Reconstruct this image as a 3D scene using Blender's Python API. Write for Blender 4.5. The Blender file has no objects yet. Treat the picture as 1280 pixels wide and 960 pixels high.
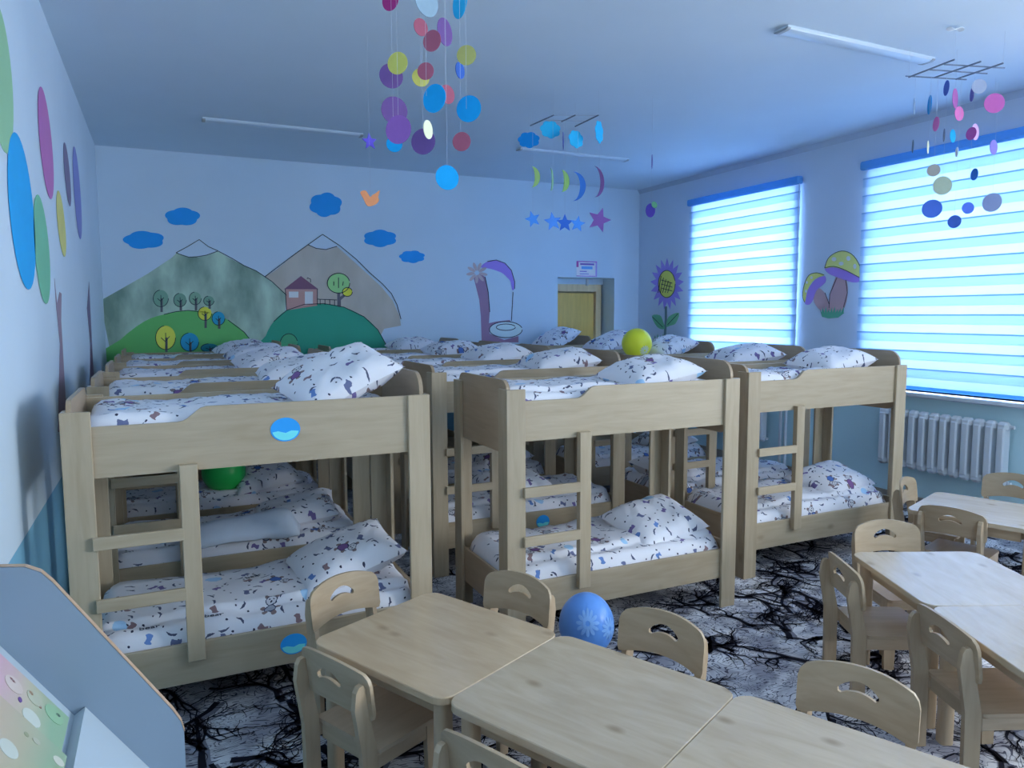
import bpy, bmesh, math, random
from mathutils import Vector, Matrix, noise
from mathutils.geometry import delaunay_2d_cdt

# ------------------------------------------------------------------ camera, world, light, exposure
SC = bpy.context.scene
COL = SC.collection
PI = math.pi
EYE = Vector((0.0, 0.0, 1.65))
FOCAL = 920.0
YAW, PITCH, ROLL = math.radians(25.4), math.radians(5.4), math.radians(-0.2)
fwd = Vector((math.sin(YAW)*math.cos(PITCH), math.cos(YAW)*math.cos(PITCH), -math.sin(PITCH)))
rgt = Vector((math.cos(YAW), -math.sin(YAW), 0))
upv = rgt.cross(fwd)
rgt, upv = rgt*math.cos(ROLL)+upv*math.sin(ROLL), upv*math.cos(ROLL)-rgt*math.sin(ROLL)
cam_data = bpy.data.cameras.new('camera')
cam_data.sensor_fit = 'HORIZONTAL'
cam_data.sensor_width = 36.0
cam_data.lens = 36.0*FOCAL/1280.0
cam_data.clip_start = 0.02
cam = bpy.data.objects.new('camera', cam_data)
COL.objects.link(cam)
cam.matrix_world = Matrix(((rgt.x, upv.x, -fwd.x, EYE.x), (rgt.y, upv.y, -fwd.y, EYE.y),
                           (rgt.z, upv.z, -fwd.z, EYE.z), (0, 0, 0, 1)))
SC.camera = cam

SC.view_settings.view_transform = 'Standard'
SC.view_settings.look = 'None'
SC.view_settings.gamma = 1.0
SC.view_settings.use_curve_mapping = False
SC.view_settings.exposure = 0.0
SC.cycles.use_denoising = True
SC.cycles.max_bounces = 8
SC.cycles.diffuse_bounces = 5
SC.cycles.transparent_max_bounces = 10
SC.cycles.sample_clamp_indirect = 6.0
SC.cycles.caustics_reflective = False
SC.cycles.caustics_refractive = False

world = bpy.data.worlds.new('sky')
SC.world = world
world.use_nodes = True
world.node_tree.nodes['Background'].inputs[0].default_value = (0.66, 0.80, 1.0, 1)
world.node_tree.nodes['Background'].inputs[1].default_value = 1.0

# room: x from the left wall to the window wall, y from the wall behind the camera to the far wall
XL, XR, YB, YF, ZC = -0.50, 5.80, 8.25, -2.6, 3.28
WALL_T = 0.28
# (y0, y1) of the four windows in the right wall, the last two beside and behind the camera
WIN = [(5.56, 7.10), (3.12, 4.69), (0.55, 2.15), (-1.95, -0.35)]
WZ0, WZ1 = 0.98, 2.92

def window_light(i, watts, color):
    y0, y1 = WIN[i]
    ld = bpy.data.lights.new('daylight', 'AREA')
    ld.shape = 'RECTANGLE'
    ld.size, ld.size_y = (y1-y0), (WZ1-WZ0)
    ld.energy = watts
    ld.color = color
    lo = bpy.data.objects.new('daylight', ld)
    COL.objects.link(lo)
    lo.location = (XR+WALL_T+0.06, (y0+y1)/2, (WZ0+WZ1)/2)
    lo.rotation_euler = (PI/2, 0, PI/2)      # shines towards -x, into the room
    return lo

# blue skylight behind the two blinds; plain daylight through the bare windows beside and behind the camera
COOL, PALE_DAY = (0.72, 0.80, 1.0), (1.0, 0.96, 0.91)
for i, (wv, cc) in enumerate(((250, COOL), (200, COOL), (80, PALE_DAY), (350, PALE_DAY))):
    window_light(i, wv, cc)

# ------------------------------------------------------------------ surveying helpers (photo pixel -> point on a known plane)
def ray(px, py):
    return fwd + rgt*((px-640)/FOCAL) - upv*((py-480)/FOCAL)
def on_y(px, py, y):
    d = ray(px, py); return EYE + d*((y-EYE.y)/d.y)
def on_x(px, py, x):
    d = ray(px, py); return EYE + d*((x-EYE.x)/d.x)
def on_z(px, py, z):
    d = ray(px, py); return EYE + d*((z-EYE.z)/d.z)
def at_depth(px, py, dep):
    return EYE + ray(px, py)*dep

# ------------------------------------------------------------------ materials
def s2l(c):
    c = c/255.0
    return c/12.92 if c <= 0.04045 else ((c+0.055)/1.055)**2.4
def hexc(r, g, b): return (s2l(r), s2l(g), s2l(b))
ILL = (0.43, 0.52, 0.69)
def seen(r, g, b, k=1.0):
    """paint colour of a thing that the blue window light shows as r, g, b"""
    return tuple(max(0.012, min(0.93, s2l(v)*k/i)) for v, i in zip((r, g, b), ILL))

MATS = {}
def node(nt, t, **kw):
    n = nt.nodes.new(t)
    for k, v in kw.items():
        setattr(n, k, v)
    return n
def mat_base(name, rough=0.6, spec=0.3):
    m = bpy.data.materials.new(name)
    m.use_nodes = True
    b = m.node_tree.nodes['Principled BSDF']
    b.inputs['Roughness'].default_value = rough
    b.inputs['Specular IOR Level'].default_value = spec
    return m, m.node_tree, b
def c4(c): return (c[0], c[1], c[2], 1)

def plain(name, c, rough=0.6, spec=0.3, var=0.06, scale=9.0, bump=0.0):
    if name in MATS: return MATS[name]
    m, nt, b = mat_base(name, rough, spec)
    tc = node(nt, 'ShaderNodeTexCoord')
    nz = node(nt, 'ShaderNodeTexNoise'); nz.inputs['Scale'].default_value = scale; nz.inputs['Detail'].default_value = 4
    nt.links.new(tc.outputs['Object'], nz.inputs['Vector'])
    mx = node(nt, 'ShaderNodeMix', data_type='RGBA')
    mx.inputs[6].default_value = c4([v*(1-var) for v in c]); mx.inputs[7].default_value = c4([min(1, v*(1+var)) for v in c])
    nt.links.new(nz.outputs['Fac'], mx.inputs[0]); nt.links.new(mx.outputs[2], b.inputs['Base Color'])
    if bump:
        bp = node(nt, 'ShaderNodeBump'); bp.inputs['Strength'].default_value = bump; bp.inputs['Distance'].default_value = 0.004
        n2 = node(nt, 'ShaderNodeTexNoise'); n2.inputs['Scale'].default_value = scale*20
        nt.links.new(tc.outputs['Object'], n2.inputs['Vector'])
        nt.links.new(n2.outputs['Fac'], bp.inputs['Height']); nt.links.new(bp.outputs['Normal'], b.inputs['Normal'])
    MATS[name] = m
    return m

def wood(name, c, axis, rough=0.38, dark=0.9, knots=0.5, spec=0.4, rings=1.0, flat_knots=False, aniso=24):
    """birch: fine streaks along one axis, broad figure, a few knots; each object gets its own cut"""
    if name in MATS: return MATS[name]
    m, nt, b = mat_base(name, rough, spec)
    L = nt.links.new
    tc = node(nt, 'ShaderNodeTexCoord'); oi = node(nt, 'ShaderNodeObjectInfo')
    off = node(nt, 'ShaderNodeVectorMath', operation='ADD')
    sc = node(nt, 'ShaderNodeVectorMath', operation='SCALE'); sc.inputs[0].default_value = (17.3, 9.1, 13.7)
    L(oi.outputs['Random'], sc.inputs[3]); L(tc.outputs['Object'], off.inputs[0]); L(sc.outputs[0], off.inputs[1])
    mp = node(nt, 'ShaderNodeMapping')
    mp.inputs['Scale'].default_value = {'x': (2.4, aniso, aniso), 'y': (aniso, 2.4, aniso), 'z': (aniso, aniso, 2.4)}[axis]
    L(off.outputs[0], mp.inputs['Vector'])
    n1 = node(nt, 'ShaderNodeTexNoise'); n1.inputs['Scale'].default_value = 1.6; n1.inputs['Detail'].default_value = 5; n1.inputs['Distortion'].default_value = 0.6
    L(mp.outputs[0], n1.inputs['Vector'])
    mp2 = node(nt, 'ShaderNodeMapping')
    mp2.inputs['Scale'].default_value = {'x': (1.3, 7, 7), 'y': (7, 1.3, 7), 'z': (7, 7, 1.3)}[axis]
    L(off.outputs[0], mp2.inputs['Vector'])
    n2 = node(nt, 'ShaderNodeTexNoise'); n2.inputs['Scale'].default_value = 1.3; n2.inputs['Detail'].default_value = 3; n2.inputs['Distortion'].default_value = 1.2*rings
    L(mp2.outputs[0], n2.inputs['Vector'])
    vo = node(nt, 'ShaderNodeTexVoronoi'); vo.inputs['Scale'].default_value = 3.1
    mp3 = node(nt, 'ShaderNodeMapping')
    mp3.inputs['Scale'].default_value = {'x': (0.7, 1.2, 1.2), 'y': (1.2, 0.7, 1.2), 'z': (1.2, 1.2, 0.7)}[axis]
    L(off.outputs[0], mp3.inputs['Vector']); L(mp3.outputs[0], vo.inputs['Vector'])
    if flat_knots: vo.voronoi_dimensions = '2D'; vo.inputs['Scale'].default_value = 3.6
    kr = node(nt, 'ShaderNodeMapRange'); kr.inputs[1].default_value = 0.02; kr.inputs[2].default_value = 0.09; kr.inputs[3].default_value = knots; kr.inputs[4].default_value = 0
    L(vo.outputs['Distance'], kr.inputs[0])
    add = node(nt, 'ShaderNodeMath', operation='MULTIPLY_ADD'); add.inputs[1].default_value = 0.55; L(n1.outputs['Fac'], add.inputs[0])
    sc2 = node(nt, 'ShaderNodeMath', operation='MULTIPLY'); sc2.inputs[1].default_value = 0.45; L(n2.outputs['Fac'], sc2.inputs[0]); L(sc2.outputs[0], add.inputs[2])
    rmp = node(nt, 'ShaderNodeMapRange'); rmp.inputs[1].default_value = 0.36; rmp.inputs[2].default_value = 0.66
    L(add.outputs[0], rmp.inputs[0])
    mx = node(nt, 'ShaderNodeMix', data_type='RGBA')
    mx.inputs[6].default_value = c4([c[0]*dark, c[1]*dark*0.97, c[2]*dark*0.92]); mx.inputs[7].default_value = c4([min(1, v*1.08) for v in c])
    L(rmp.outputs[0], mx.inputs[0])
    mk = node(nt, 'ShaderNodeMix', data_type='RGBA'); mk.inputs[7].default_value = c4([c[0]*0.42, c[1]*0.36, c[2]*0.3])
    L(mx.outputs[2], mk.inputs[6]); L(kr.outputs[0], mk.inputs[0])
    tint = node(nt, 'ShaderNodeMix', data_type='RGBA', blend_type='MULTIPLY'); tint.inputs[0].default_value = 1
    tr = node(nt, 'ShaderNodeMapRange'); tr.inputs[3].default_value = 0.9; tr.inputs[4].default_value = 1.06
    L(oi.outputs['Random'], tr.inputs[0])
    L(mk.outputs[2], tint.inputs[6]); L(tr.outputs[0], tint.inputs[7])
    L(tint.outputs[2], b.inputs['Base Color'])
    MATS[name] = m
    return m

BIRCH = (0.50, 0.40, 0.275)
BX = wood('birch_x', BIRCH, 'x'); BZ = wood('birch_z', BIRCH, 'z'); BY = wood('birch_y', (0.47, 0.35, 0.235), 'y')
BZ2 = wood('birch_end', (0.58, 0.44, 0.30), 'z')
TOPW = wood('table_birch', (0.60, 0.475, 0.335), 'x', rough=0.24, dark=0.90, knots=0.55, spec=0.5, rings=3.5, flat_knots=True, aniso=8)
TOPW2 = wood('table_birch_tan', (0.58, 0.425, 0.275), 'x', rough=0.22, dark=0.92, knots=0.35, spec=0.5, rings=2.5, flat_knots=True, aniso=9)
LEGW = wood('table_leg_birch', (0.52, 0.39, 0.26), 'z', rough=0.4, knots=0.2)
CHB = wood('chair_back_birch', (0.49, 0.37, 0.245), 'x', rough=0.36, dark=0.88, knots=0.1)
CHS = wood('chair_seat_birch', (0.52, 0.39, 0.27), 'y', rough=0.36, dark=0.88, knots=0.1)
CHZ = wood('chair_post_birch', (0.52, 0.39, 0.26), 'z', rough=0.4, dark=0.86, knots=0.1)

def wall_mat(name, zsplit, upper, lower):
    m, nt, b = mat_base(name, 0.55, 0.25)
    L = nt.links.new
    g = node(nt, 'ShaderNodeNewGeometry'); sx = node(nt, 'ShaderNodeSeparateXYZ'); L(g.outputs['Position'], sx.inputs[0])
    cmp_ = node(nt, 'ShaderNodeMath', operation='LESS_THAN'); cmp_.inputs[1].default_value = zsplit; L(sx.outputs['Z'], cmp_.inputs[0])
    nz = node(nt, 'ShaderNodeTexNoise'); nz.inputs['Scale'].default_value = 1.6; nz.inputs['Detail'].default_value = 5; L(g.outputs['Position'], nz.inputs['Vector'])
    mx = node(nt, 'ShaderNodeMix', data_type='RGBA'); mx.inputs[6].default_value = c4(upper); mx.inputs[7].default_value = c4(lower); L(cmp_.outputs[0], mx.inputs[0])
    mr = node(nt, 'ShaderNodeMapRange'); mr.inputs[3].default_value = 0.95; mr.inputs[4].default_value = 1.05; L(nz.outputs['Fac'], mr.inputs[0])
    ml = node(nt, 'ShaderNodeMix', data_type='RGBA', blend_type='MULTIPLY'); ml.inputs[0].default_value = 1
    L(mx.outputs[2], ml.inputs[6]); L(mr.outputs[0], ml.inputs[7]); L(ml.outputs[2], b.inputs['Base Color'])
    n2 = node(nt, 'ShaderNodeTexNoise'); n2.inputs['Scale'].default_value = 120; L(g.outputs['Position'], n2.inputs['Vector'])
    bp = node(nt, 'ShaderNodeBump'); bp.inputs['Strength'].default_value = 0.08; bp.inputs['Distance'].default_value = 0.003
    L(n2.outputs['Fac'], bp.inputs['Height']); L(bp.outputs['Normal'], b.inputs['Normal'])
    return m
WALLC, WAINS = (0.69, 0.82, 0.94), (0.22, 0.50, 0.70)
WALL_L = wall_mat('wall_paint_left', 0.82, WALLC, WAINS)
WALL_B = wall_mat('wall_paint_back', 0.86, WALLC, WAINS)
WALL_R = wall_mat('wall_paint_window_side', 0.93, (0.70, 0.79, 0.94), (0.68, 0.90, 0.95))  # lower colour lightened on this wall to stand in for bounce light
CEIL = plain('ceiling_paint', (0.72, 0.83, 0.94), 0.7, 0.2, 0.03, 2.0)
WHITE = plain('white_enamel', (0.78, 0.80, 0.84), 0.35, 0.4, 0.02)
LAMPC = plain('lamp_paint', (0.70, 0.80, 0.90), 0.45, 0.3, 0.02)
PVC = plain('white_frame', (0.8, 0.83, 0.88), 0.4, 0.4, 0.02)
DARKLINE = plain('dark_paint_line', (0.03, 0.05, 0.07), 0.7, 0.2)

def bedding_mat(name, base=(0.86, 0.84, 0.88), seed=0.0):
    """white cotton printed with small bears, blots and dots, laid out on the cloth's own UV in metres"""
    m, nt, b = mat_base(name, 0.85, 0.1)
    L = nt.links.new
    def M(op, a, c=None, d=None):
        n = node(nt, 'ShaderNodeMath', operation=op)
        for i, v in enumerate((a, c, d)):
            if v is None: continue
            if isinstance(v, (int, float)): n.inputs[i].default_value = v
            else: L(v, n.inputs[i])
        return n.outputs[0]
    uv = node(nt, 'ShaderNodeUVMap'); oi = node(nt, 'ShaderNodeObjectInfo')
    o = node(nt, 'ShaderNodeVectorMath', operation='SCALE'); o.inputs[0].default_value = (7.7+seed, 5.3, 0); L(oi.outputs['Random'], o.inputs[3])
    p0 = node(nt, 'ShaderNodeVectorMath', operation='ADD'); L(uv.outputs[0], p0.inputs[0]); L(o.outputs[0], p0.inputs[1])
    nz = node(nt, 'ShaderNodeTexNoise'); nz.inputs['Scale'].default_value = 70; nz.inputs['Detail'].default_value = 2; L(p0.outputs[0], nz.inputs['Vector'])
    sub = node(nt, 'ShaderNodeVectorMath', operation='SUBTRACT'); sub.inputs[1].default_value = (0.5, 0.5, 0.5); L(nz.outputs['Color'], sub.inputs[0])
    scl = node(nt, 'ShaderNodeVectorMath', operation='SCALE'); scl.inputs[3].default_value = 0.012; L(sub.outputs[0], scl.inputs[0])
    p1 = node(nt, 'ShaderNodeVectorMath', operation='ADD'); L(p0.outputs[0], p1.inputs[0]); L(scl.outputs[0], p1.inputs[1])
    def cells(scale, src, rnd=0.85):
        v = node(nt, 'ShaderNodeTexVoronoi', voronoi_dimensions='2D'); v.inputs['Scale'].default_value = scale; v.inputs['Randomness'].default_value = rnd
        L(src.outputs[0], v.inputs['Vector'])
        d = node(nt, 'ShaderNodeVectorMath', operation='SUBTRACT'); L(src.outputs[0], d.inputs[0]); L(v.outputs['Position'], d.inputs[1])
        sc_ = node(nt, 'ShaderNodeSeparateColor'); L(v.outputs['Color'], sc_.inputs[0])
        an = M('MULTIPLY', sc_.outputs[0], 6.283)
        r = node(nt, 'ShaderNodeVectorRotate', rotation_type='Z_AXIS'); L(d.outputs[0], r.inputs['Vector']); L(an, r.inputs['Angle'])
        s = node(nt, 'ShaderNodeSeparateXYZ'); L(r.outputs[0], s.inputs[0])
        return s.outputs['X'], s.outputs['Y'], sc_.outputs[1], sc_.outputs[2]
    def ell(x, y, cx, cy, rx, ry):
        dx = M('DIVIDE', M('SUBTRACT', x, cx), rx); dy = M('DIVIDE', M('SUBTRACT', y, cy), ry)
        return M('ADD', M('MULTIPLY', dx, dx), M('MULTIPLY', dy, dy))
    def inside(e): return M('LESS_THAN', e, 1.0)
    def ring(e, a=0.78): return M('MULTIPLY', M('LESS_THAN', e, 1.0), M('GREATER_THAN', e, a))
    cur = None
    def over(mask, col):
        nonlocal cur
        n = node(nt, 'ShaderNodeMix', data_type='RGBA'); L(mask, n.inputs[0])
        if isinstance(cur, tuple): n.inputs[6].default_value = c4(cur)
        else: L(cur, n.inputs[6])
        n.inputs[7].default_value = c4(col); cur = n.outputs[2]
    cur = base
    # dots and pawprints
    x, y, g, h = cells(16, p1, 1.0)
    over(M('MULTIPLY', inside(ell(x, y, 0, 0, 0.0055, 0.0045)), M('GREATER_THAN', g, 0.25)), (0.05, 0.05, 0.09))
    # dark strokes
    x, y, g, h = cells(9.6, p1, 1.0)
    yy = M('ADD', y, M('MULTIPLY', M('MULTIPLY', x, x), 16))
    over(M('MULTIPLY', inside(ell(x, yy, 0, 0, 0.022, 0.0048)), M('GREATER_THAN', g, 0.06)), (0.10, 0.11, 0.18))
    # pale tinted clouds
    x, y, g, h = cells(3.2, p1, 1.0)
    over(M('MULTIPLY', inside(ell(x, y, 0.02, 0, 0.036, 0.026)), M('GREATER_THAN', g, 0.66)), (0.42, 0.66, 0.90))
    # violet, blue and brown blots
    p2 = node(nt, 'ShaderNodeVectorMath', operation='ADD'); p2.inputs[1].default_value = (0.37, 0.81, 0); L(p1.outputs[0], p2.inputs[0])
    x, y, g, h = cells(7.6, p2, 1.0)
    e = ell(x, M('ADD', y, M('MULTIPLY', M('SINE', M('MULTIPLY', x, 160)), 0.006)), 0, 0, 0.022, 0.013)
    for lo, hi, cc in ((0.0, 0.25, (0.22, 0.17, 0.38)), (0.25, 0.45, (0.17, 0.19, 0.33)), (0.45, 0.58, (0.30, 0.20, 0.22)), (0.58, 0.68, (0.16, 0.28, 0.60))):
        over(M('MULTIPLY', inside(e), M('MULTIPLY', M('GREATER_THAN', g, lo), M('LESS_THAN', g, hi))), cc)
    # bears drawn in outline
    x, y, g, h = cells(4.2, p1, 0.9)
    x = M('MULTIPLY', x, 0.78); y = M('MULTIPLY', y, 0.78)
    on = M('GREATER_THAN', g, 0.5)
    body = ell(x, y, 0, -0.022, 0.020, 0.022); head = ell(x, y, 0, 0.014, 0.020, 0.017)
    e1 = ell(x, y, 0.017, 0.029, 0.008, 0.008); e2 = ell(x, y, -0.017, 0.029, 0.008, 0.008)
    a1 = ell(x, y, 0.024, -0.014, 0.010, 0.007); a2 = ell(x, y, -0.024, -0.014, 0.010, 0.007)
    l1 = ell(x, y, 0.015, -0.044, 0.009, 0.008); l2 = ell(x, y, -0.015, -0.044, 0.009, 0.008)
    isblue = M('MULTIPLY', on, M('GREATER_THAN', h, 0.62))
    isvio = M('MULTIPLY', on, M('LESS_THAN', h, 0.22))
    for e in (e1, e2, a1, a2, l1, l2):
        over(M('MULTIPLY', on, inside(e)), (0.30, 0.22, 0.22))
    over(M('MULTIPLY', on, inside(head)), (0.70, 0.68, 0.72))
    over(M('MULTIPLY', on, ring(head, 0.72)), (0.06, 0.07, 0.12))
    over(M('MULTIPLY', on, inside(body)), (0.42, 0.44, 0.52))
    over(M('MULTIPLY', isblue, inside(body)), (0.10, 0.19, 0.52))
    over(M('MULTIPLY', isvio, inside(body)), (0.25, 0.13, 0.32))
    over(M('MULTIPLY', on, ring(body, 0.72)), (0.06, 0.07, 0.14))
    for ex, ey, er in ((0.007, 0.017, 0.0026), (-0.007, 0.017, 0.0026), (0, 0.009, 0.0036)):
        over(M('MULTIPLY', on, inside(ell(x, y, ex, ey, er, er))), (0.04, 0.04, 0.07))
    L(cur, b.inputs['Base Color'])
    # weave
    w = node(nt, 'ShaderNodeTexNoise'); w.inputs['Scale'].default_value = 38; w.inputs['Detail'].default_value = 4; L(p0.outputs[0], w.inputs['Vector'])
    bp = node(nt, 'ShaderNodeBump'); bp.inputs['Strength'].default_value = 0.22; bp.inputs['Distance'].default_value = 0.008
    L(w.outputs['Fac'], bp.inputs['Height']); L(bp.outputs['Normal'], b.inputs['Normal'])
    return m
BED_A = bedding_mat('printed_cotton')
BED_B = bedding_mat('printed_cotton_pillow', (0.87, 0.85, 0.89), 3.1)

# ------------------------------------------------------------------ mesh building
class MB:
    def __init__(s): s.v = []; s.f = []; s.uv = {}
    def add(s, vs, fs, M=None, uvs=None):
        n = len(s.v)
        for i, p in enumerate(vs):
            p = Vector(p)
            if M is not None: p = M @ p
            if uvs: s.uv[n+i] = uvs[i]
            s.v.append(p)
        s.f += [tuple(i+n for i in f) for f in fs]
        return s
    def box(s, x0, x1, y0, y1, z0, z1, c=0.0025, M=None):
        c = min(c, abs(x1-x0)/3, abs(y1-y0)/3, abs(z1-z0)/3)
        X, Y, Z = (x0, x1), (y0, y1), (z0, z1)
        vs, ix = [], {}
        for i in (0, 1):
            for j in (0, 1):
                for k in (0, 1):
                    sx, sy, sz = (1, -1)[i], (1, -1)[j], (1, -1)[k]
                    for a in range(3):
                        ix[i, j, k, a] = len(vs)
                        vs.append((X[i]+(0 if a == 0 else sx*c), Y[j]+(0 if a == 1 else sy*c), Z[k]+(0 if a == 2 else sz*c)))
        fs = []
        for i in (0, 1):
            fs.append([ix[i, 0, 0, 0], ix[i, 1, 0, 0], ix[i, 1, 1, 0], ix[i, 0, 1, 0]])
            fs.append([ix[0, i, 0, 1], ix[1, i, 0, 1], ix[1, i, 1, 1], ix[0, i, 1, 1]])
            fs.append([ix[0, 0, i, 2], ix[1, 0, i, 2], ix[1, 1, i, 2], ix[0, 1, i, 2]])
        for i in (0, 1):
            for j in (0, 1):
                fs.append([ix[i, j, 0, 0], ix[i, j, 1, 0], ix[i, j, 1, 1], ix[i, j, 0, 1]])
                fs.append([ix[i, 0, j, 0], ix[i, 1, j, 0], ix[i, 1, j, 2], ix[i, 0, j, 2]])
                fs.append([ix[0, i, j, 1], ix[1, i, j, 1], ix[1, i, j, 2], ix[0, i, j, 2]])
                for k in (0, 1):
                    fs.append([ix[i, j, k, 0], ix[i, j, k, 1], ix[i, j, k, 2]])
        return s.add(vs, fs, M)
    def cyl(s, p0, p1, r, n=8, r1=None):
        p0, p1 = Vector(p0), Vector(p1); r1 = r if r1 is None else r1
        d = (p1-p0).normalized(); a = d.orthogonal().normalized(); b = d.cross(a)
        vs = []
        for p, q in ((p0, r), (p1, r1)):
            for k in range(n):
                t = 2*PI*k/n; vs.append(p+(a*math.cos(t)+b*math.sin(t))*q)
        fs = [(k, (k+1) % n, n+(k+1) % n, n+k) for k in range(n)] + [tuple(range(n)), tuple(range(n, 2*n))]
        return s.add(vs, fs)
    def tube(s, pts, r, n=6):
        for a, b in zip(pts[:-1], pts[1:]): s.cyl(a, b, r, n)
        return s
    def lathe(s, prof, n=16, M=None):
        vs = [(r*math.cos(2*PI*k/n), r*math.sin(2*PI*k/n), z) for r, z in prof for k in range(n)]
        fs = [(i*n+k, i*n+(k+1) % n, (i+1)*n+(k+1) % n, (i+1)*n+k) for i in range(len(prof)-1) for k in range(n)]
        fs += [tuple(range(n)), tuple(range((len(prof)-1)*n, len(prof)*n))]
        return s.add(vs, fs, M)
    def sheet(s, out, holes=(), t=0.01, f=None, step=None, uv=False):
        """an outline with holes given thickness and, by f(x, y, depth), a place and a bend in space"""
        f = f or (lambda x, y, d: (x, y, d))
        pts, edges = [], []
        for loop in [out]+list(holes):
            n0 = len(pts); pts += [Vector((p[0], p[1])) for p in loop]
            edges += [(n0+i, n0+(i+1) % len(loop)) for i in range(len(loop))]
        def inp(x, y, loop):
            c = False; j = len(loop)-1
            for i in range(len(loop)):
                xi, yi = loop[i][0], loop[i][1]; xj, yj = loop[j][0], loop[j][1]
                if (yi > y) != (yj > y) and x < (xj-xi)*(y-yi)/(yj-yi)+xi: c = not c
                j = i
            return c
        ok = lambda x, y: inp(x, y, out) and not any(inp(x, y, h) for h in holes)
        if step:
            x0 = min(p[0] for p in out); x1 = max(p[0] for p in out); y0 = min(p[1] for p in out); y1 = max(p[1] for p in out)
            nx, ny = max(1, int((x1-x0)/step)), max(1, int((y1-y0)/step))
            for i in range(1, nx):
                for j in range(1, ny):
                    x, y = x0+(x1-x0)*i/nx, y0+(y1-y0)*j/ny
                    if ok(x, y): pts.append(Vector((x, y)))
        r = delaunay_2d_cdt(pts, edges, [], 0, 1e-6)
        P = r[0]
        F = [q for q in r[2] if ok(sum(P[i].x for i in q)/len(q), sum(P[i].y for i in q)/len(q))]
        n = len(P); cnt = {}
        for q in F:
            for a, b in zip(q, list(q[1:])+[q[0]]): cnt.setdefault((min(a, b), max(a, b)), []).append((a, b))
        vs = [f(p.x, p.y, 0) for p in P]+[f(p.x, p.y, t) for p in P]
        fs = [tuple(q) for q in F]+[tuple(i+n for i in reversed(q)) for q in F]
        for k, e in cnt.items():
            if len(e) == 1: a, b = e[0]; fs.append((b, a, a+n, b+n))
        return s.add(vs, fs, None, [(p.x, p.y) for p in P]*2 if uv else None)
    def ribbon(s, pts, w, f):
        """a painted line: flat strip of width w (number or list) along 2D pts, placed by f(x, y)"""
        n = len(pts); vs = []
        for i, p in enumerate(pts):
            a = pts[max(0, i-1)]; b = pts[min(n-1, i+1)]
            dx, dy = b[0]-a[0], b[1]-a[1]; l = math.hypot(dx, dy) or 1
            ww = (w[i] if isinstance(w, (list, tuple)) else w)/2
            vs += [f(p[0]-dy/l*ww, p[1]+dx/l*ww), f(p[0]+dy/l*ww, p[1]-dx/l*ww)]
        return s.add(vs, [(2*i, 2*i+1, 2*i+3, 2*i+2) for i in range(n-1)])
    def mesh(s, name, material, smooth=False, flip=True):
        me = bpy.data.meshes.new(name)
        me.from_pydata([tuple(v) for v in s.v], [], s.f)
        if s.uv:
            ul = me.uv_layers.new(name='UVMap')
            for l in me.loops: ul.data[l.index].uv = s.uv.get(l.vertex_index, (0, 0))
        if flip:
            bm = bmesh.new(); bm.from_mesh(me); bmesh.ops.recalc_face_normals(bm, faces=bm.faces); bm.to_mesh(me); bm.free()
        me.materials.append(material)
        if smooth:
            for p in me.polygons: p.use_smooth = True
            if smooth != 'all':
                try: me.set_sharp_from_angle(angle=math.radians(35))
                except Exception: pass
        return me
    def build(s, name, material, parent=None, smooth=False, flip=True):
        o = bpy.data.objects.new(name, s.mesh(name, material, smooth, flip))
        COL.objects.link(o)
        if parent is not None: o.parent = parent
        return o

def empty(name, loc=(0, 0, 0), rotz=0.0):
    o = bpy.data.objects.new(name, None); COL.objects.link(o)
    o.empty_display_size = 0.1
    o.location = loc; o.rotation_euler = (0, 0, rotz)
    return o
def tag(o, label, cat, group=None):
    o['label'] = label; o['category'] = cat
    if group: o['group'] = group
    return o
def struct(o):
    o['kind'] = 'structure'; return o
def dup(root, loc=None, rotz=None):
    r = root.copy(); COL.objects.link(r)
    if loc is not None: r.location = loc
    if rotz is not None: r.rotation_euler = (0, 0, rotz)
    for ch in list(root.children):
        c = ch.copy(); COL.objects.link(c); c.parent = r
        for g in list(ch.children):
            d = g.copy(); COL.objects.link(d); d.parent = c
    return r
def spline(pts, n=5, closed=True):
    """smooth curve through 2D points"""
    out = []; N = len(pts)
    rng = range(N) if closed else range(N-1)
    for i in rng:
        P = [pts[(i+k) % N] if closed else pts[min(N-1, max(0, i+k))] for k in (-1, 0, 1, 2)]
        for j in range(n):
            t = j/n
            out.append(tuple(0.5*((2*P[1][a])+(-P[0][a]+P[2][a])*t+(2*P[0][a]-5*P[1][a]+4*P[2][a]-P[3][a])*t*t+(-P[0][a]+3*P[1][a]-3*P[2][a]+P[3][a])*t**3) for a in (0, 1)))
    if not closed: out.append(tuple(pts[-1]))
    return out
def ellipse(cx, cy, rx, ry, n=28, rot=0.0):
    return [(cx+rx*math.cos(t)*math.cos(rot)-ry*math.sin(t)*math.sin(rot), cy+rx*math.cos(t)*math.sin(rot)+ry*math.sin(t)*math.cos(rot)) for t in (2*PI*k/n for k in range(n))]
def rrect(x0, x1, y0, y1, r, n=6):
    out = []
    for cx, cy, a in ((x1-r, y1-r, 0), (x0+r, y1-r, PI/2), (x0+r, y0+r, PI), (x1-r, y0+r, 1.5*PI)):
        for k in range(n+1):
            t = a+PI/2*k/n; out.append((cx+r*math.cos(t), cy+r*math.sin(t)))
    return out

# ------------------------------------------------------------------ the room
struct(MB().box(XL-0.3, XR+0.3, YF-0.3, YB+0.6, -0.12, -0.012, 0).build('floor', plain('floor_boards', (0.3, 0.25, 0.2), 0.5)))
struct(MB().box(XL-0.3, XR+0.3, YF-0.3, YB+0.6, ZC, ZC+0.15, 0).build('ceiling', CEIL))
struct(MB().box(XL-0.2, XL, YF-0.2, YB+0.4, -0.012, ZC, 0).build('wall_left', WALL_L))
struct(MB().box(XL, XR, YF-0.2, YF, -0.012, ZC, 0).build('wall_front', WALL_B))
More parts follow.
